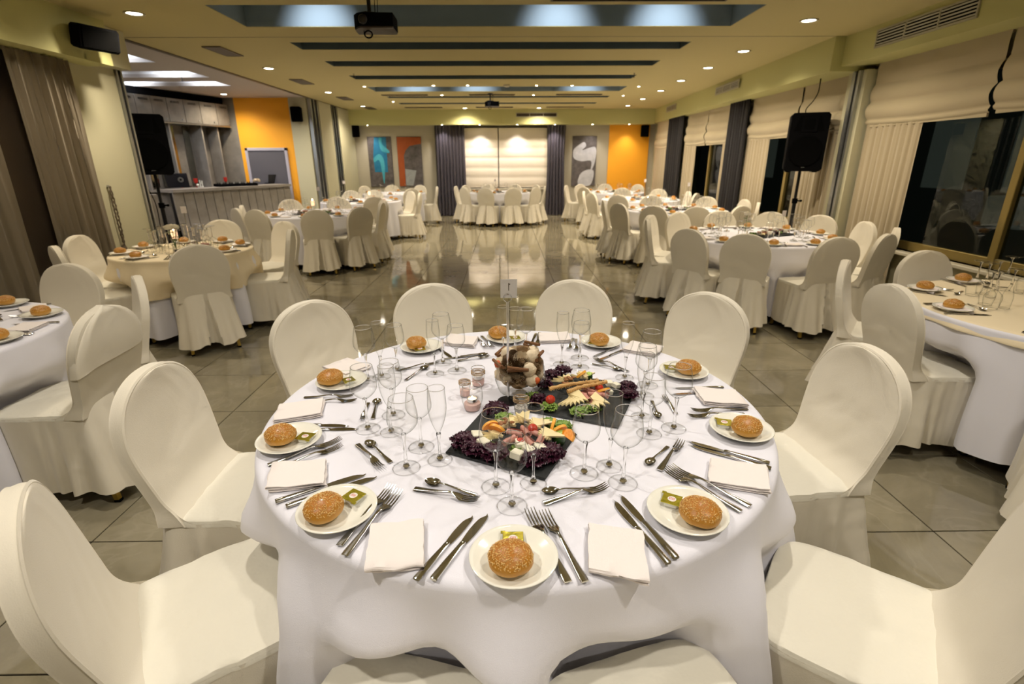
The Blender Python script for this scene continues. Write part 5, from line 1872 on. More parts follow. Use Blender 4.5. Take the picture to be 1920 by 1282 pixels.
for k, (x, y, rz, rx) in enumerate([(920, 802, .4, .3), (932, 806, -.5, .5), (1036, 800, 1.3, .2), (1048, 808, .5, .5), (1062, 820, 2.1, .9), (1087, 703, 1.0, .8), (1130, 733, .4, .9)]):
    food('orange_slice', ow, (x, y), 'orange slice, %s' % ['left on the nearer slate, upper', 'left on the nearer slate, lower', 'right on the nearer slate, upright', 'right on the nearer slate, leaning', 'behind the cucumber', 'at the back of the farther slate', 'right of the breadsticks'][k], 'orange', .035, (rx, 0, rz))
def cuc(px, label, s=1, z=0.005):
    p = at(px[0], px[1], ZB + z)
    r = empty('cucumber_piece', (p.x, p.y, ZB + z), label=label, cat='cucumber', group='food on the slates')
    r.scale = (s, s, s)
    r.rotation_euler = (R(20), R(-10), 0)
    MB().lathe([(0, 0), (.019, 0), (.0205, .012), (.020, .030), (.0175, .034)], 22).obj('skin', F_cuc, r)
    q = MB()
    q.grid(lambda u, v: ((.0178 * v + .0012 * math.sin(12 * PI * u) * v) * math.cos(2 * PI * u), (.0178 * v + .0012 * math.sin(12 * PI * u) * v) * math.sin(2 * PI * u), .0345 + .006 * (1 - v ** 3) + .001 * nz(u * 9, v * 5)), 26, 5, True)
    q.obj('flesh', F_cuf, r)
cuc((1048, 826), 'short cucumber piece standing on the nearer slate, cut end up')
cuc((1105, 708), 'small cucumber piece at the back of the farther slate', .6, .02)
alm = MB().ball(.0105, n=10, m=8, sx=1, sy=.55, sz=.42).mesh('almond', F_alm)
rnd = random.Random(3)
for k in range(14):
    x, y = 1030 + rnd.uniform(-16, 14), 842 + rnd.uniform(-10, 12)
    food('almond', alm, (x, y), 'roasted almond in the pile at the right of the nearer slate', 'almond', .006 + .004 * (k % 3), (rnd.uniform(-.4, .4), rnd.uniform(-.4, .4), rnd.uniform(0, 6)), 1, 'almonds on the nearer slate')
for k in range(8):
    x, y = 1065 + rnd.uniform(-18, 14), 712 + rnd.uniform(-5, 6)
    food('walnut', alm, (x, y), 'dark nut scattered on the cheese of the farther slate', 'nut', .050 + .001 * (k % 2), (rnd.uniform(-.4, .4), 0, rnd.uniform(0, 6)), .9, 'nuts on the farther slate')
for k in range(6):
    x, y = 940 + rnd.uniform(-16, 20), 790 + rnd.uniform(-6, 8)
    food('walnut', alm, (x, y), 'dark nut scattered on the cheese of the nearer slate', 'nut', .050 + .001 * (k % 2), (rnd.uniform(-.4, .4), 0, rnd.uniform(0, 6)), .9, 'nuts on the nearer slate')
def hamroll(seed):
    return MB().grid(lambda u, v: ((.006 + .006 * u) * math.cos(u * 7), (.045 * v - .022), .012 + (.006 + .006 * u) * math.sin(u * 7) + .002 * nz(u * 4, v * 4, seed)), 26, 6).mesh('meat_roll', F_ham, angle=80)
hm = [hamroll(1), hamroll(5)]
for k, (x, y, rz) in enumerate([(985, 815, .3), (1003, 818, .9), (1012, 832, -.3), (965, 818, 1.2), (955, 832, -.8), (992, 835, .5), (1088, 745, 1.2), (1105, 738, .8), (1115, 745, 1.4), (1100, 752, .2), (1128, 745, .9)]):
    food('smoked_meat_roll', hm[k % 2], (x, y), 'rolled slice of smoked meat on the %s slate' % ('nearer' if k < 6 else 'farther'), 'meat', .022, (0, 0, rz), 1, 'rolled meat on the %s slate' % ('nearer' if k < 6 else 'farther'))

# ================================================================ OTHER TABLES: PLACE SETTINGS
rn = random.Random(11)
def setting(tk, ang, words, full, flip=False, glasses=3):
    (cx, cy), Rr = TC[tk]
    g = TN[tk]
    ca, sa = math.cos(ang), math.sin(ang)
    def P(rad, tan): return (cx + ca * rad - sa * tan, cy + sa * rad + ca * tan)
    short = g.replace('the ', '', 1)
    p = P(Rr - 0.115, -0.10 * (1 if tk not in 'AI' else -1))
    tag(link('side_plate', plate_me, None, (p[0], p[1], TZ + 0.0044 if tk in 'AI' else TZ + 0.0004)), 'ivory side plate on %s, %s' % (short, words), 'plate', 'side plates on ' + g)
    dz = 0.004 if tk in 'AI' else 0
    bun((p[0] + rn.uniform(-.015, .015), p[1] + rn.uniform(-.01, .01)), 'bread roll on %s, %s' % (short, words), 'bread rolls on ' + g, full, TZ + 0.0078 + dz, rn.uniform(0, 6))
    p = P(Rr - 0.12, 0.09)
    tag(link('napkin', NAPS[0] if full else NAPL, None, (p[0], p[1], TZ + 0.0006 + dz), ang + PI / 2), 'folded white napkin on %s, %s' % (short, words), 'napkin', 'napkins on ' + g)
    if full:
        for nm, me, L_, tt in (('table_knife', knife_me, .215, .18), ('table_fork', fork_me, .2, 0.0), ('table_fork', fork_me, .2, -.018)):
            a = P(Rr - 0.035, tt)
            tag(link(nm, me, None, (a[0], a[1], TZ + 0.0008 + dz), ang + PI), 'steel %s on %s, %s' % (nm[6:], short, words), nm[6:], 'cutlery on ' + g)
        a = P(Rr - 0.27, -.05)
        tag(link('dessert_spoon', spoon_me, None, (a[0], a[1], TZ + 0.0008 + dz), ang + PI / 2), 'small steel spoon on %s, %s' % (short, words), 'spoon', 'cutlery on ' + g)
    for i, (kd, rr, tt) in enumerate((('W', Rr - .33, .03), ('w', Rr - .36, -.06), ('F', Rr - .41, .01))[:glasses]):
        pp = P(rr, tt)
        o = glass(kd, pp, '%s %s on %s, %s' % ('upturned' if flip else 'clear', {'W': 'larger wine glass', 'w': 'smaller wine glass', 'F': 'flute'}[kd], short, words), 'glasses on ' + g, flip)
        o.location.z += dz


DIRW = ['right side', 'back right', 'back', 'back left', 'left side', 'front left', 'front', 'front right']
def ring(tk, n, off, full, flip=False, glasses=3, skip=()):
    used = {}
    for k in range(n):
        if k in skip: continue
        a = off + 2 * PI * k / n
        w = DIRW[int(round((a % (2 * PI)) / (PI / 4))) % 8]
        used[w] = used.get(w, 0) + 1
        setting(tk, a, w + ' place' if used[w] == 1 else w + ', second place', full, flip, glasses)


ring('A', 8, 0.30, True, True)
ring('I', 9, 0.15, True, True, skip=(0, 1, 8))
ring('H', 10, 0.2, True)
ring('B', 9, 0.15, True, glasses=2, skip=(4, 5))
ring('C', 9, 0.1, False)
ring('G', 9, 0.3, False)
ring('F', 9, 0.2, False, glasses=2)
ring('D', 9, 0.2, False, glasses=2)
ring('E', 9, 0.45, False, glasses=2)
ring('F2', 8, 0.2, False, glasses=2)
ring('D2', 8, 0.2, False, glasses=1)

# centrepieces of the other tables
M['rosew'] = mat('white_rose_petal', (0.85, 0.80, 0.66), 0.7)
M['stem'] = mat('green_stem', (0.10, 0.20, 0.04), 0.6)
rose_w = rose_mesh(8, M['rosew'], 3.0)
def pillar_candle(tk, dx, dy, label, lit=True, h=0.07):
    (cx, cy), Rr = TC[tk]
    r = empty('pillar_candle', (cx + dx, cy + dy, TZ + 0.005), label=label, cat='candle')
    MB().lathe([(0, 0), (.028, 0), (.028, .085), (.04, .1), (.04, .105), (0, .103)], 20).obj('holder', M['bowl'], r)
    MB().lathe([(0, .104), (.026, .104), (.026, .104 + h), (.02, .108 + h), (0, .106 + h)], 20).obj('wax_pillar', mat('glowing_wax', (0.9, 0.7, 0.5), 0.5, emit=((1, .55, .3), 0.9)), r)
    if lit: MB().ball(.007, (0, 0, .122 + h), sz=2.0, n=8, m=6).obj('flame', M['flame'], r)
def number_post(tk, dx, dy, label, h=0.33):
    (cx, cy), Rr = TC[tk]
    r = empty('number_stand', (cx + dx, cy + dy, TZ + 0.005), label=label, cat='number stand')
    MB().lathe([(0, 0), (.04, 0), (.038, .004), (.005, .008), (0, .008)], 20).obj('base', M['chrome'], r)
    MB().tube([(0, 0, .004), (0, 0, h)], .004, 8).obj('pole', M['chrome'], r)
    MB().box(-.024, .024, -.001, .001, h - .004, h + .056, M=T(0, 0, 0, 0, 0, 0.2)).obj('number_card', M['napkin'], r, False)
def rose_vase(tk, dx, dy, label, n=1):
    (cx, cy), Rr = TC[tk]
    r = empty('flower_vase', (cx + dx, cy + dy, TZ + 0.005), label=label, cat='flower')
    MB().lathe([(0, 0), (.03, 0), (.022, .06), (.018, .12), (.024, .15)], 20).obj('vase', M['bowl'], r)
    for k in range(n):
        x = .03 * math.cos(k * 2.1) * (n > 1)
        y = .03 * math.sin(k * 2.1) * (n > 1)
        MB().tube([(0, 0, .02), (x * .5, y * .5, .12), (x, y, .2)], .003, 6).obj('stem', M['stem'], r)
        o = put('rose', rose_w, r)
        o.location = (x, y, .215)
        o.scale = (1.3, 1.3, 1.6)
        for s_ in (-1, 1):
            MB().add([(0, 0, 0), (.02, .012, .012), (.045, 0, .01), (.02, -.012, .012)], [(0, 1, 2), (0, 2, 3)], T(x * .6, y * .6, .14 + .02 * s_, 0, 0, 1.5 + 1.6 * s_)).obj('leaf', M['stem'], r, False)
def platter(tk, dx, dy, label, seed, n=9):
    (cx, cy), Rr = TC[tk]
    rr = random.Random(seed)
    x0, y0 = cx + dx, cy + dy
    z0 = TZ + 0.005
    o = MB().box(-.15, .15, -.1, .1, 0, .008, bev=.002).obj('slate_board', M['slate'], smooth=False)
    o.location = (x0, y0, z0)
    o.rotation_euler = (0, 0, rr.uniform(0, 1))
    tag(o, 'black slate board of mezze ' + label, 'serving board')
    for k in range(4):
        o = link('lettuce_leaf', (LP + LG)[k], None, (x0 + rr.uniform(-.08, .08), y0 + rr.uniform(-.05, .05), z0 + .009))
        tag(o, 'frilly lettuce leaf on the mezze board ' + label, 'lettuce', 'lettuce on the board ' + label)
    for k in range(n):
        me = [cut_y, cube_w, alm, hm[0]][k % 4]
        o = link(['cheese_slice', 'cheese_cube', 'almond', 'smoked_meat_roll'][k % 4], me, None, (x0 + rr.uniform(-.09, .09), y0 + rr.uniform(-.06, .06), z0 + .028 + .004 * (k % 3)))
        o.rotation_euler = (0.1, 0.1, rr.uniform(0, 6))
        o.scale = (1.3, 1.3, 1.3)
        tag(o, ['slice of yellow cheese', 'white cheese chunk', 'nut', 'rolled smoked meat'][k % 4] + ' on the mezze board ' + label, ['cheese', 'cheese', 'nut', 'meat'][k % 4], 'mezze on the board ' + label)
pillar_candle('A', -.06, .0, 'lit pillar candle on a glass holder, cream-clothed table')
number_post('A', .06, .02, 'chrome number stand with white card on the cream-clothed table')
rose_vase('A', -.02, -.08, 'cream roses in a small vase below the candle, cream-clothed table', 3)
platter('A', .1, -.02, 'on the cream-clothed table', 5)
pillar_candle('C', -.05, .1, 'lit pillar candle glowing on the table before the bar')
number_post('C', .06, .1, 'number stand with white card on the table before the bar')
platter('C', -.12, -.15, 'left on the table before the bar', 6)
platter('C', .28, -.15, 'right on the table before the bar', 7)
pillar_candle('D', .15, .1, 'white pillar candle on the second left table past the bar', False)
number_post('D', -.35, .1, 'number stand with card on the second left table past the bar')
platter('D', -.1, -.2, 'on the second left table past the bar', 8)
number_post('E', -.12, 0, 'number stand on the far middle table', .26)
platter('E', -.05, -.1, 'on the far middle table', 9)
rose_vase('H', -.10, .1, 'single white rose in a glass vase beside the cheese on the right-speaker table', 1)
platter('H', -.05, -.1, 'left on the right-speaker table', 10, 12)
platter('H', .25, .05, 'right on the right-speaker table', 12, 12)
number_post('H', .35, .2, 'number stand with blank card on the right-speaker table', .18)
platter('G', -.1, -.1, 'left on the second right-side table', 13, 12)
platter('G', .2, 0, 'right on the second right-side table', 14)
number_post('G', .2, .1, 'tall number stand on the second right-side table', .36)
number_post('F', .1, .1, 'number stand with card on the third right-side table')
platter('F', -.1, -.1, 'on the third right-side table', 15)
platter('F2', 0, -.1, 'on the farthest right table', 16)
platter('I', -.05, .1, 'on the right-edge table', 17)

# ================================================================ LOUDSPEAKERS
def loudspeaker(x, y, z, rz, label, cable):
    r = empty('loudspeaker', (x, y, z), rz, label, 'loudspeaker')
    W, D, H = .43, .38, .68
    # tapered cabinet: wide front (-y), narrower back
    q = MB()
    ring_ = []
    for (yy, s) in ((-D / 2, .965), (-D / 2 + .02, 1.0), (0.02, .99), (D / 2 - .03, .74), (D / 2, .68)):
        w_, h0, h1 = W / 2 * s, (1 - s) * H * .12, H - (1 - s) * H * .12
        c_ = .03
        ring_.append([(-w_ + c_, yy, h0), (w_ - c_, yy, h0), (w_, yy, h0 + c_), (w_, yy, h1 - c_), (w_ - c_, yy, h1), (-w_ + c_, yy, h1), (-w_, yy, h1 - c_), (-w_, yy, h0 + c_)])
    vs = [p for rg in ring_ for p in rg]
    fs = [tuple(range(8)), tuple(range(39, 31, -1))]
    for k in range(4):
        for i in range(8):
            j = (i + 1) % 8
            fs.append((k * 8 + i, (k + 1) * 8 + i, (k + 1) * 8 + j, k * 8 + j))
    q.add(vs, fs)
    q.obj('cabinet', M['dark'], r, False)
    F = T(0, -D / 2, 0) @ Matrix.Rotation(PI / 2, 4, 'X')
    MB().lathe([(0.0, .006), (.16, .010), (.172, .014), (.185, .008), (.187, 0.0)], 40, F @ T(0, .235, 0)).obj('woofer_grille', M['grille'], r)
    q = MB()
    q.grid(lambda u, v: ((u - .5) * .34 * (1 - .35 * v), .66 - .02 - .17 * (1 - v) - .05 * 0, .002 + .004 * math.sin(PI * u)), 12, 4, M=F)
    q.obj('horn_plate', M['grille'], r)
    q = MB()
    q.lathe([(.0, .003), (.05, .003), (.09, .012), (.095, .004)], 4, F @ T(0, .545, 0, 0, 0, PI / 4) @ Matrix.Diagonal((1.35, 1.35, 1, 1)))
    q.obj('horn', M['dark'], r)
    for s in (-1, 1):
        MB().box(s * .15 - .03, s * .15 + .03, -.1, .1, -.012, .004, bev=.004).obj('rubber_foot', M['dark_m'], r, False)
    MB().box(-.022, .022, .0, .004, .0, .008, M=F @ T(0, .045, 0.002)).obj('badge', M['alum'], r, False)
    return r
def spk_stand(x, y, h, label):
    r = empty('speaker_stand', (x, y, 0), label=label, cat='stand')
    MB().lathe([(0, 0.55), (.024, 0.55), (.024, 1.0), (0, 1.0)], 14).obj('outer_tube', M['dark_m'], r)
    MB().lathe([(0, 0.95), (.018, 0.95), (.018, h - .002), (0, h - .002)], 14).obj('pole', M['dark_m'], r)
    MB().lathe([(0, 0.97), (.034, 0.97), (.034, 1.03), (0, 1.03)], 14).obj('collar', M['dark'], r)
    MB().tube([(0, 0, 1.0), (.07, 0, 1.0)], .009, 8).ball(.016, (.08, 0, 1.0), n=10, m=8).obj('knob', M['dark'], r)
    MB().lathe([(0, 0.60), (.034, 0.60), (.034, .66), (0, .66)], 14).obj('hub', M['dark'], r)
    MB().lathe([(0, 0.20), (.032, 0.20), (.032, .26), (0, .26)], 14).tube([(0, 0, .2), (0, 0, .56)], .02, 10).obj('lower_hub', M['dark'], r)
    for k in range(3):
        a = (PI if x > 0 else PI * .25) + k * 2 * PI / 3
        if k == 0: pass
        MB().tube([(.03 * math.cos(a), .03 * math.sin(a), .63), (.40 * math.cos(a), .40 * math.sin(a), .015)], .012, 8).obj('leg', M['dark_m'], r)
        MB().tube([(.03 * math.cos(a), .03 * math.sin(a), .23), (.25 * math.cos(a), .25 * math.sin(a), .33)], .008, 6).obj('brace', M['dark_m'], r)
        MB().ball(.02, (.405 * math.cos(a), .405 * math.sin(a), .02), n=8, m=6).obj('rubber_foot', M['dark'], r)
    return r
LSX, LSY = -4.33, 6.74
loudspeaker(LSX, LSY, 1.37, R(32), 'black loudspeaker on a pole at the left, in front of the bar', 0)
spk_stand(LSX, LSY, 1.37, 'black tripod stand under the left loudspeaker')
RSX, RSY = 3.80, 6.92
loudspeaker(RSX, RSY, 1.37, R(-22), 'black loudspeaker on a pole before the right window blinds', 0)
spk_stand(RSX, RSY, 1.37, 'black tripod stand under the right loudspeaker')
def cable(pts, rr, label):
    P = [Vector(p) for p in spline3(pts)]
    q = MB().tube(P, rr, 6)
    tag(q.obj('cable', M['dark']), label, 'cable')
def spline3(pts, k=6):
    o = []
    P = [Vector(p) for p in pts]
    for i in range(len(P) - 1):
        p0, p1, p2, p3 = P[max(0, i - 1)], P[i], P[i + 1], P[min(len(P) - 1, i + 2)]
        for j in range(k):
            t = j / k
            o.append(0.5 * ((2 * p1) + (p2 - p0) * t + (2 * p0 - 5 * p1 + 4 * p2 - p3) * t * t + (3 * p1 - p0 - 3 * p2 + p3) * t ** 3))
    return o + [P[-1]]
cable([(LSX - .1, LSY - .05, 1.40), (LSX - .12, LSY - .02, 1.25), (LSX - .03, LSY - .06, 1.0), (LSX - .04, LSY - .06, .6), (LSX + .02, LSY - .08, .3), (LSX + .1, LSY + .1, .01), (LSX + .5, LSY + .3, .006)], .005, 'thin black cable hanging beside the left speaker stand')
cable([(RSX + .02, RSY + .1, 2.03), (RSX - .03, RSY + .05, 2.1), (RSX + .03, RSY + .02, 2.2), (RSX + .06, RSY, 2.3), (RSX + .06, RSY, 2.44)], .006, 'black cable rising from the right loudspeaker to the soffit')

def wall_speaker(M4, label, w_=.30, h=.18, d=.17):
    r = empty('wall_speaker', label=label, cat='loudspeaker', group='small wall speakers')
    r.matrix_world = M4
    q = MB()
    sec = []
    for (yy, s) in ((0, .75), (.05, .95), (d - .02, 1.0), (d, .94)):
        a, b, c_ = w_ / 2 * s, h / 2 * s, .018
        sec += [(-a + c_, -b, yy), (a - c_, -b, yy), (a, -b + c_, yy), (a, b - c_, yy), (a - c_, b, yy), (-a + c_, b, yy), (-a, b - c_, yy), (-a, -b + c_, yy)]
    fs = [tuple(range(7, -1, -1)), tuple(range(24, 32))] + [(k * 8 + i, k * 8 + (i + 1) % 8, (k + 1) * 8 + (i + 1) % 8, (k + 1) * 8 + i) for k in range(3) for i in range(8)]
    q.add(sec, fs)
    q.obj('cabinet', M['dark'], r, False)
    MB().box(-w_ / 2 * .86, w_ / 2 * .86, -h / 2 * .86, h / 2 * .86, d - .002, d + .006, bev=.005).obj('grille', M['grille'], r, False)
    MB().box(-.02, .02, -.03, .03, -.04, .0).obj('bracket', M['dark_m'], r, False)
RX = Matrix.Rotation(PI / 2, 4, 'X')
wall_speaker(Matrix.Translation((-3.82, 5.42, 2.60)) @ Matrix.Rotation(R(68), 4, 'Z') @ RX @ Matrix.Rotation(R(12), 4, 'X'), 'black wall speaker on the left soffit above the taupe curtains', .36, .20, .18)
wall_speaker(Matrix.Translation((-4.43, BY - .04, 2.46)) @ RX, 'black wall speaker between the orange bar wall and the partitions', .22, .30, .17)
wall_speaker(Matrix.Translation((3.90, YF - .06, 2.26)) @ Matrix.Rotation(R(-15), 4, 'Z') @ RX, 'black wall speaker at the top right of the far orange wall', .22, .30, .17)
wall_speaker(Matrix.Translation((-4.10, YF - .06, 2.28)) @ Matrix.Rotation(R(15), 4, 'Z') @ RX, 'black wall speaker left of the blue painting', .2, .30, .17)

# ================================================================ PROJECTORS
def projector(x, y, zb, label, s=1.0):
    r = empty('projector', (x, y, zb), 0.03, label, 'projector')
    r.scale = (s, s, s)
    n = 10
    out = [(-.17, .02), (-.16, -.05), (-.12, -.12), (-.09, -.14), (.17, -.14), (.17, .10), (.15, .12), (-.17, .12)]
    q = prism(out, 0.0, .095)
    q.obj('body', M['dark'], r, False)
    prism([(x_ * .97, y_ * .97) for x_, y_ in out], -.012, .0).obj('underside', mat('dark_brown_plastic', (0.05, 0.035, 0.028), .5), r, False)
    MB().lathe([(0, 0), (.035, 0), (.038, .02), (.03, .03), (0, .026)], 20, T(-.07, -.13, .045, R(90), 0, 0)).obj('lens', M['screen'], r)
    MB().lathe([(0, .095), (.09, .095), (.085, .115), (.02, .125), (0, .125)], 20, T(-.04, 0, 0)).obj('mount_plate', M['dark_m'], r)
    MB().tube([(-.04, 0, .12), (-.04, 0, (CZ - zb) / s)], .016, 10).obj('ceiling_pole', M['dark_m'], r)
    MB().lathe([(0, 0), (.06, 0), (.06, .012), (0, .014)][::-1], 16, T(-.04, 0, (CZ - zb) / s - .016)).obj('ceiling_plate', M['dark_m'], r)
    q = MB()
    q.tube([(-.05 + .032 * math.sin(a), -.06, -.045 - .026 * math.cos(a)) for a in [2 * PI * k / 20 for k in range(21)]], .006, 6)
    q.tube(spline3([(-.09, -.04, -.01), (-.085, -.05, -.05), (-.06, -.06, -.07)]), .003, 5)
    q.obj('cable_loop', M['dark'], r)
    for k in range(2): MB().tube([(.0 + k * .02, .03, .1), (.01 + k * .03, .04, (CZ - zb) / s - .01)], .003, 5).obj('cable', M['dark'], r)
projector(-.90, 4.15, 2.385, 'dark ceiling projector with a dangling cable loop, nearer one', .84)
projector(-.25, 11.5, 2.56, 'small dark ceiling projector far over the middle of the room', .85)

# ================================================================ BAR
BC = spline3([at(322, 356, 1.05), at(395, 352.5, 1.05), at(500, 347, 1.05), Vector((-4.72, 11.85, 1.05))], 8)
BC = [Vector((p.x, p.y, 0)) for p in BC]
def offs(P, d):
    o = []
    for i, p in enumerate(P):
        t = (P[min(i + 1, len(P) - 1)] - P[max(i - 1, 0)]).normalized()
        o.append(p + Vector((-t.y, t.x, 0)) * d)
    return o
def wallstrip(P, Q, z0, z1, q=None):
    q = q or MB()
    n = len(P)
    vs = [(p.x, p.y, z0) for p in P] + [(p.x, p.y, z1) for p in P] + [(p.x, p.y, z0) for p in Q] + [(p.x, p.y, z1) for p in Q]
    fs = []
    for i in range(n - 1):
        fs += [(i, i + 1, n + i + 1, n + i), (2 * n + i + 1, 2 * n + i, 3 * n + i, 3 * n + i + 1), (n + i, n + i + 1, 3 * n + i + 1, 3 * n + i), (i + 1, i, 2 * n + i, 2 * n + i + 1)]
    fs += [(0, n, 3 * n, 2 * n), (n - 1, 3 * n - 1 - n + 0, 4 * n - 1, 2 * n - 1)] if False else [(0, n, 3 * n, 2 * n), (2 * n - 1, n - 1, 3 * n - 1, 4 * n - 1)]
    return q.add(vs, fs)
br = empty('bar_counter', (0, 0, 0), label='curved grey concrete-finish bar counter with panelled front', cat='bar counter')
wallstrip(offs(BC, -.035), offs(BC, .46), 1.0, 1.05).obj('counter_top', M['concrete_l'], br, True, 40)
wallstrip(offs(BC, .03), offs(BC, .10), 0, 1.0).obj('core', M['dark_m'], br)
L_tot = [0]
for a, b in zip(BC, BC[1:]): L_tot.append(L_tot[-1] + (b - a).length)
def along(s):
    s = max(0, min(L_tot[-1], s))
    for i in range(len(BC) - 1):
        if s <= L_tot[i + 1] + 1e-9:
            t = (s - L_tot[i]) / max(1e-9, L_tot[i + 1] - L_tot[i])
            p = BC[i].lerp(BC[i + 1], t)
            d = (BC[i + 1] - BC[i]).normalized()
            return p, d
npan = 14
for k in range(npan):
    s0, s1 = L_tot[-1] * k / npan + .006, L_tot[-1] * (k + 1) / npan - .006
    q = MB()
    def fn(u, v, d0):
        p, d = along(s0 + (s1 - s0) * u)
        nn = Vector((-d.y, d.x, 0))
        o_ = d0 - .10 * (1 - v) ** 2.2 - .0
        return tuple(p + nn * o_ + Vector((0, 0, .02 + .975 * v)))
    q.grid(lambda u, v: fn(u, v, .005), 2, 10, flip=False)
    m0 = len(q.v)
    q.grid(lambda u, v: fn(u, v, .030), 2, 10, flip=True)
    for v in range(10):
        for (i, fl) in ((0, 1), (2, 0)):
            a, b = v * 3 + i, (v + 1) * 3 + i
            q.f.append((a, b, b + m0, a + m0) if fl else (b, a, a + m0, b + m0))
            q.m.append(0)
    q.obj('front_panel', M['concrete_l'], br, True, 30)
# back bar: base cabinet, mirrors, upper cabinets
KB = [Vector((-6.75, 9.5, 0)), Vector((-6.55, 10.1, 0)), Vector((-6.36, 10.7, 0)), Vector((-6.13, 11.4, 0)), Vector((-5.92, 12.1, 0))]
KB = spline3(KB, 4)
ub = empty('wall_cabinets', (0, 0, 0), label='curved row of grey concrete-finish wall cabinets above the back bar', cat='cabinet')
wallstrip(offs(KB, 0.02), offs(KB, .45), 2.23, 2.66).obj('cabinet_body', M['concrete'], ub)
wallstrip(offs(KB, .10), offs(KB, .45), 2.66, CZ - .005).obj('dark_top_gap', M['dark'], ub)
wallstrip(offs(KB, -.02), offs(KB, .45), 2.21, 2.229).obj('light_strip', M['alum'], ub)
nk = len(KB)
for k in range(0, nk - 2, 2):
    P = [KB[k].lerp(KB[k + 1], .03), KB[k + 1], KB[k + 1].lerp(KB[min(k + 2, nk - 1)], .97)]
    d = wallstrip(offs(P, -.002), offs(P, .018), 2.24, 2.655).obj('cabinet_door', M['concrete'], ub)
    t = (P[2] - P[0]).normalized()
    hp = P[1] + t * .1
    kn = MB().ball(.012, (hp.x + t.y * .015, hp.y - t.x * .015, 2.29), n=8, m=6)
    kn.obj('knob', M['alum'], d)
    q = MB()
    q.box(-.09, .09, -.004, .002, .0, .008, M=T(P[1].x + t.y * .006, P[1].y - t.x * .006, 2.58, 0, 0, math.atan2(t.y, t.x)))
    q.box(-.09, .09, -.004, .002, .0, .008, M=T(P[1].x + t.y * .006, P[1].y - t.x * .006, 2.60, 0, 0, math.atan2(t.y, t.x)))
    q.obj('vent_slots', M['dark'], d, False)
bb = empty('back_bar', (0, 0, 0), label='grey back bar with mirror strips behind the curved counter', cat='cabinet')
wallstrip(offs(KB, 0.05), offs(KB, .5), 0, .98).obj('base_cabinet', M['concrete'], bb)
wallstrip(offs(KB, 0.0), offs(KB, .5), .98, 1.01).obj('worktop', M['concrete_l'], bb)
wallstrip(offs(KB, .34), offs(KB, .40), 1.01, 2.21).obj('back_panel', M['concrete'], bb)
for k, (i, f_) in enumerate(((6, .1), (7, .6), (9, .3), (11, .2))):
    p = KB[i].lerp(KB[i + 1], f_)
    t = (KB[i + 1] - KB[i]).normalized()
    nn = Vector((-t.y, t.x, 0))
    c = p + nn * .325
    MB().box(-.07, .07, -.006, .006, 1.05, 2.19, M=T(c.x, c.y, 0, 0, 0, math.atan2(t.y, t.x))).obj('mirror_strip', M['mirror'], bb, False)
for i in (1, 4, 8, 12, 14):
    p = KB[i]
    t = (KB[min(i + 1, nk - 1)] - KB[i]).normalized()
    nn = Vector((-t.y, t.x, 0))
    c = p + nn * .19
    MB().box(-.015, .015, -.14, .14, 1.01, 2.21, M=T(c.x, c.y, 0, 0, 0, math.atan2(t.y, t.x))).obj('upright', M['concrete_l'], bb, False)
# pale side pier and low concrete block beside the opening
tag(MB().box(-6.1, -5.95, 8.55, 9.2, 0, 1.0, bev=.01).obj('concrete_block', M['concrete'], smooth=False), 'low grey concrete block behind the left speaker stand', 'counter')
tag(MB().box(-7.2, -6.9, 8.4, 9.45, 0, 2.66, bev=.01).obj('tall_cabinet', M['bar_ceil'], smooth=False), 'tall pale cabinet at the left end of the bar wall', 'cabinet')
# things on the counter
def onbar(px, py): return at(px, py, 1.051)
def laptop(p, rz, label, sc_=1, emblem=False):
    r = empty('laptop', (p.x, p.y, 1.051), rz, label, 'laptop')
    r.scale = (sc_, sc_, sc_)
    MB().box(-.17, .17, -.12, .12, 0, .018, bev=.004).obj('base', M['screen'], r, False)
    MB().box(-.14, .14, -.05, .09, .018, .020).obj('keyboard', M['dark'], r, False)
    s = MB().box(-.17, .17, -.006, .006, 0, .23, M=T(0, -.12, .016, R(16))).obj('screen', M['screen'], r, False)
    if emblem:
        q = MB().lathe([(.02, .0), (.045, .0), (.045, .002), (.02, .002)], 24, T(.06, -.136 - .03, .13, R(90) + R(16)))
        q.obj('emblem', M['alum'], s)
p = onbar(350, 351); laptop(Vector((p.x - .15, p.y + .05, 0)), 0.35, 'open black laptop with pale round emblem on the left end of the bar', 1.1, True)
p = onbar(515, 344); laptop(Vector((p.x - .1, p.y + .1, 0)), 0.9, 'small open laptop near the right end of the bar', .8)
mx_ = empty('dj_mixer', (onbar(450, 349).x - .12, onbar(450, 349).y + .1, 1.051), .9, 'black mixing console with rows of knobs on the bar', 'mixer')
MB().box(-.38, .38, -.14, .14, 0, .05, bev=.006).obj('console', M['dark'], mx_, False)
for k in range(9):
    for j in range(3):
        MB().lathe([(0, .05), (.012, .05), (.009, .075), (0, .076)], 8, T(-.32 + .08 * k, -.08 + .08 * j, 0)).obj('knob', M['alum'] if (k + j) % 3 == 0 else M['dark_m'], mx_)
p = onbar(487, 346)
fb_ = empty('flower_bouquet', (p.x - .08, p.y + .05, 1.051), label='small cream flower ball on the bar beside the mixer', cat='flower')
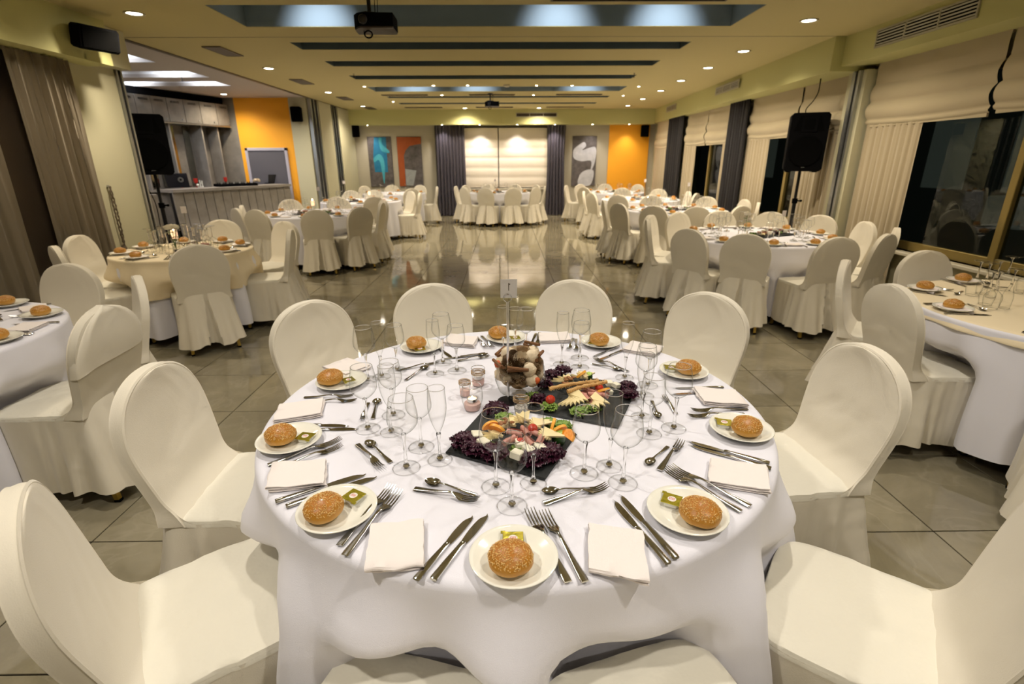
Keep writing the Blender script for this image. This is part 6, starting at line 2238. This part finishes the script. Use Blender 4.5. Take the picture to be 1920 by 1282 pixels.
for k in range(9):
    o = put('blossom', rm[1] if k % 2 else sm, fb_)
    a = k * 2.4
    e = .2 + .15 * (k % 4)
    o.location = (.05 * math.cos(a) * math.cos(e), .05 * math.sin(a) * math.cos(e), .07 + .05 * math.sin(e))
    o.rotation_euler = (e, 0, a)
MB().lathe([(0, 0), (.03, 0), (.04, .05), (.035, .07)], 16).obj('bowl', M['bowl'], fb_)
p = onbar(380, 351)
wd = empty('white_figurine', (p.x - .05, p.y + .03, 1.051), .3, 'small white cut-out ornament on the bar beside the laptop', 'ornament')
MB().box(-.05, .05, -.01, .01, 0, .012, bev=.003).obj('base', M['plate'], wd, False)
MB().box(-.008, .008, -.006, .006, .012, .13).box(.028, .044, -.006, .006, .012, .12).box(-.008, .044, -.006, .006, .07, .084).obj('cut_out_frame', M['plate'], wd, False)
MB().ball(.025, (-.045, 0, .04), n=12, m=8).obj('heart_shape', M['plate'], wd)
for k, (x, y) in enumerate(((551, 343), )):
    p = onbar(x, y)
    r = empty('tealight', (p.x - .07, p.y - .02, 1.0505), label='lit tealight in a red glass at the right end of the bar', cat='candle')
    MB().lathe([(0, 0), (.035, 0), (.04, .07)], 20).obj('glass_cup', M['bowl'], r)
    MB().lathe([(0, .004), (.03, .004), (.03, .04), (0, .04)], 20).obj('wax', mat('glowing_tealight', (0.9, 0.4, 0.2), 0.5, emit=((1, .4, .15), 2.0)), r)
    MB().ball(.008, (0, 0, .055), sz=1.8, n=8, m=6).obj('flame', M['flame'], r)
for k, (x, y, c_) in enumerate(((383, 333, 0), (402, 334, 0), (438, 332, 0))):
    i = (7, 9, 13)[k]
    p = KB[i] + Vector((.02, .15, 0))
    r = empty('red_glass', (p.x, p.y, 1.0105), label='red glass goblet on the back bar, %s' % ('left', 'middle', 'right')[k], cat='glass', group='red goblets on the back bar')
    MB().lathe([(0, 0), (.035, 0), (.006, .01), (.006, .08), (.035, .11), (.04, .19)], 18).obj('goblet', mat('red_glass', (0.5, 0.03, 0.02), 0.1, coat=.5), r)
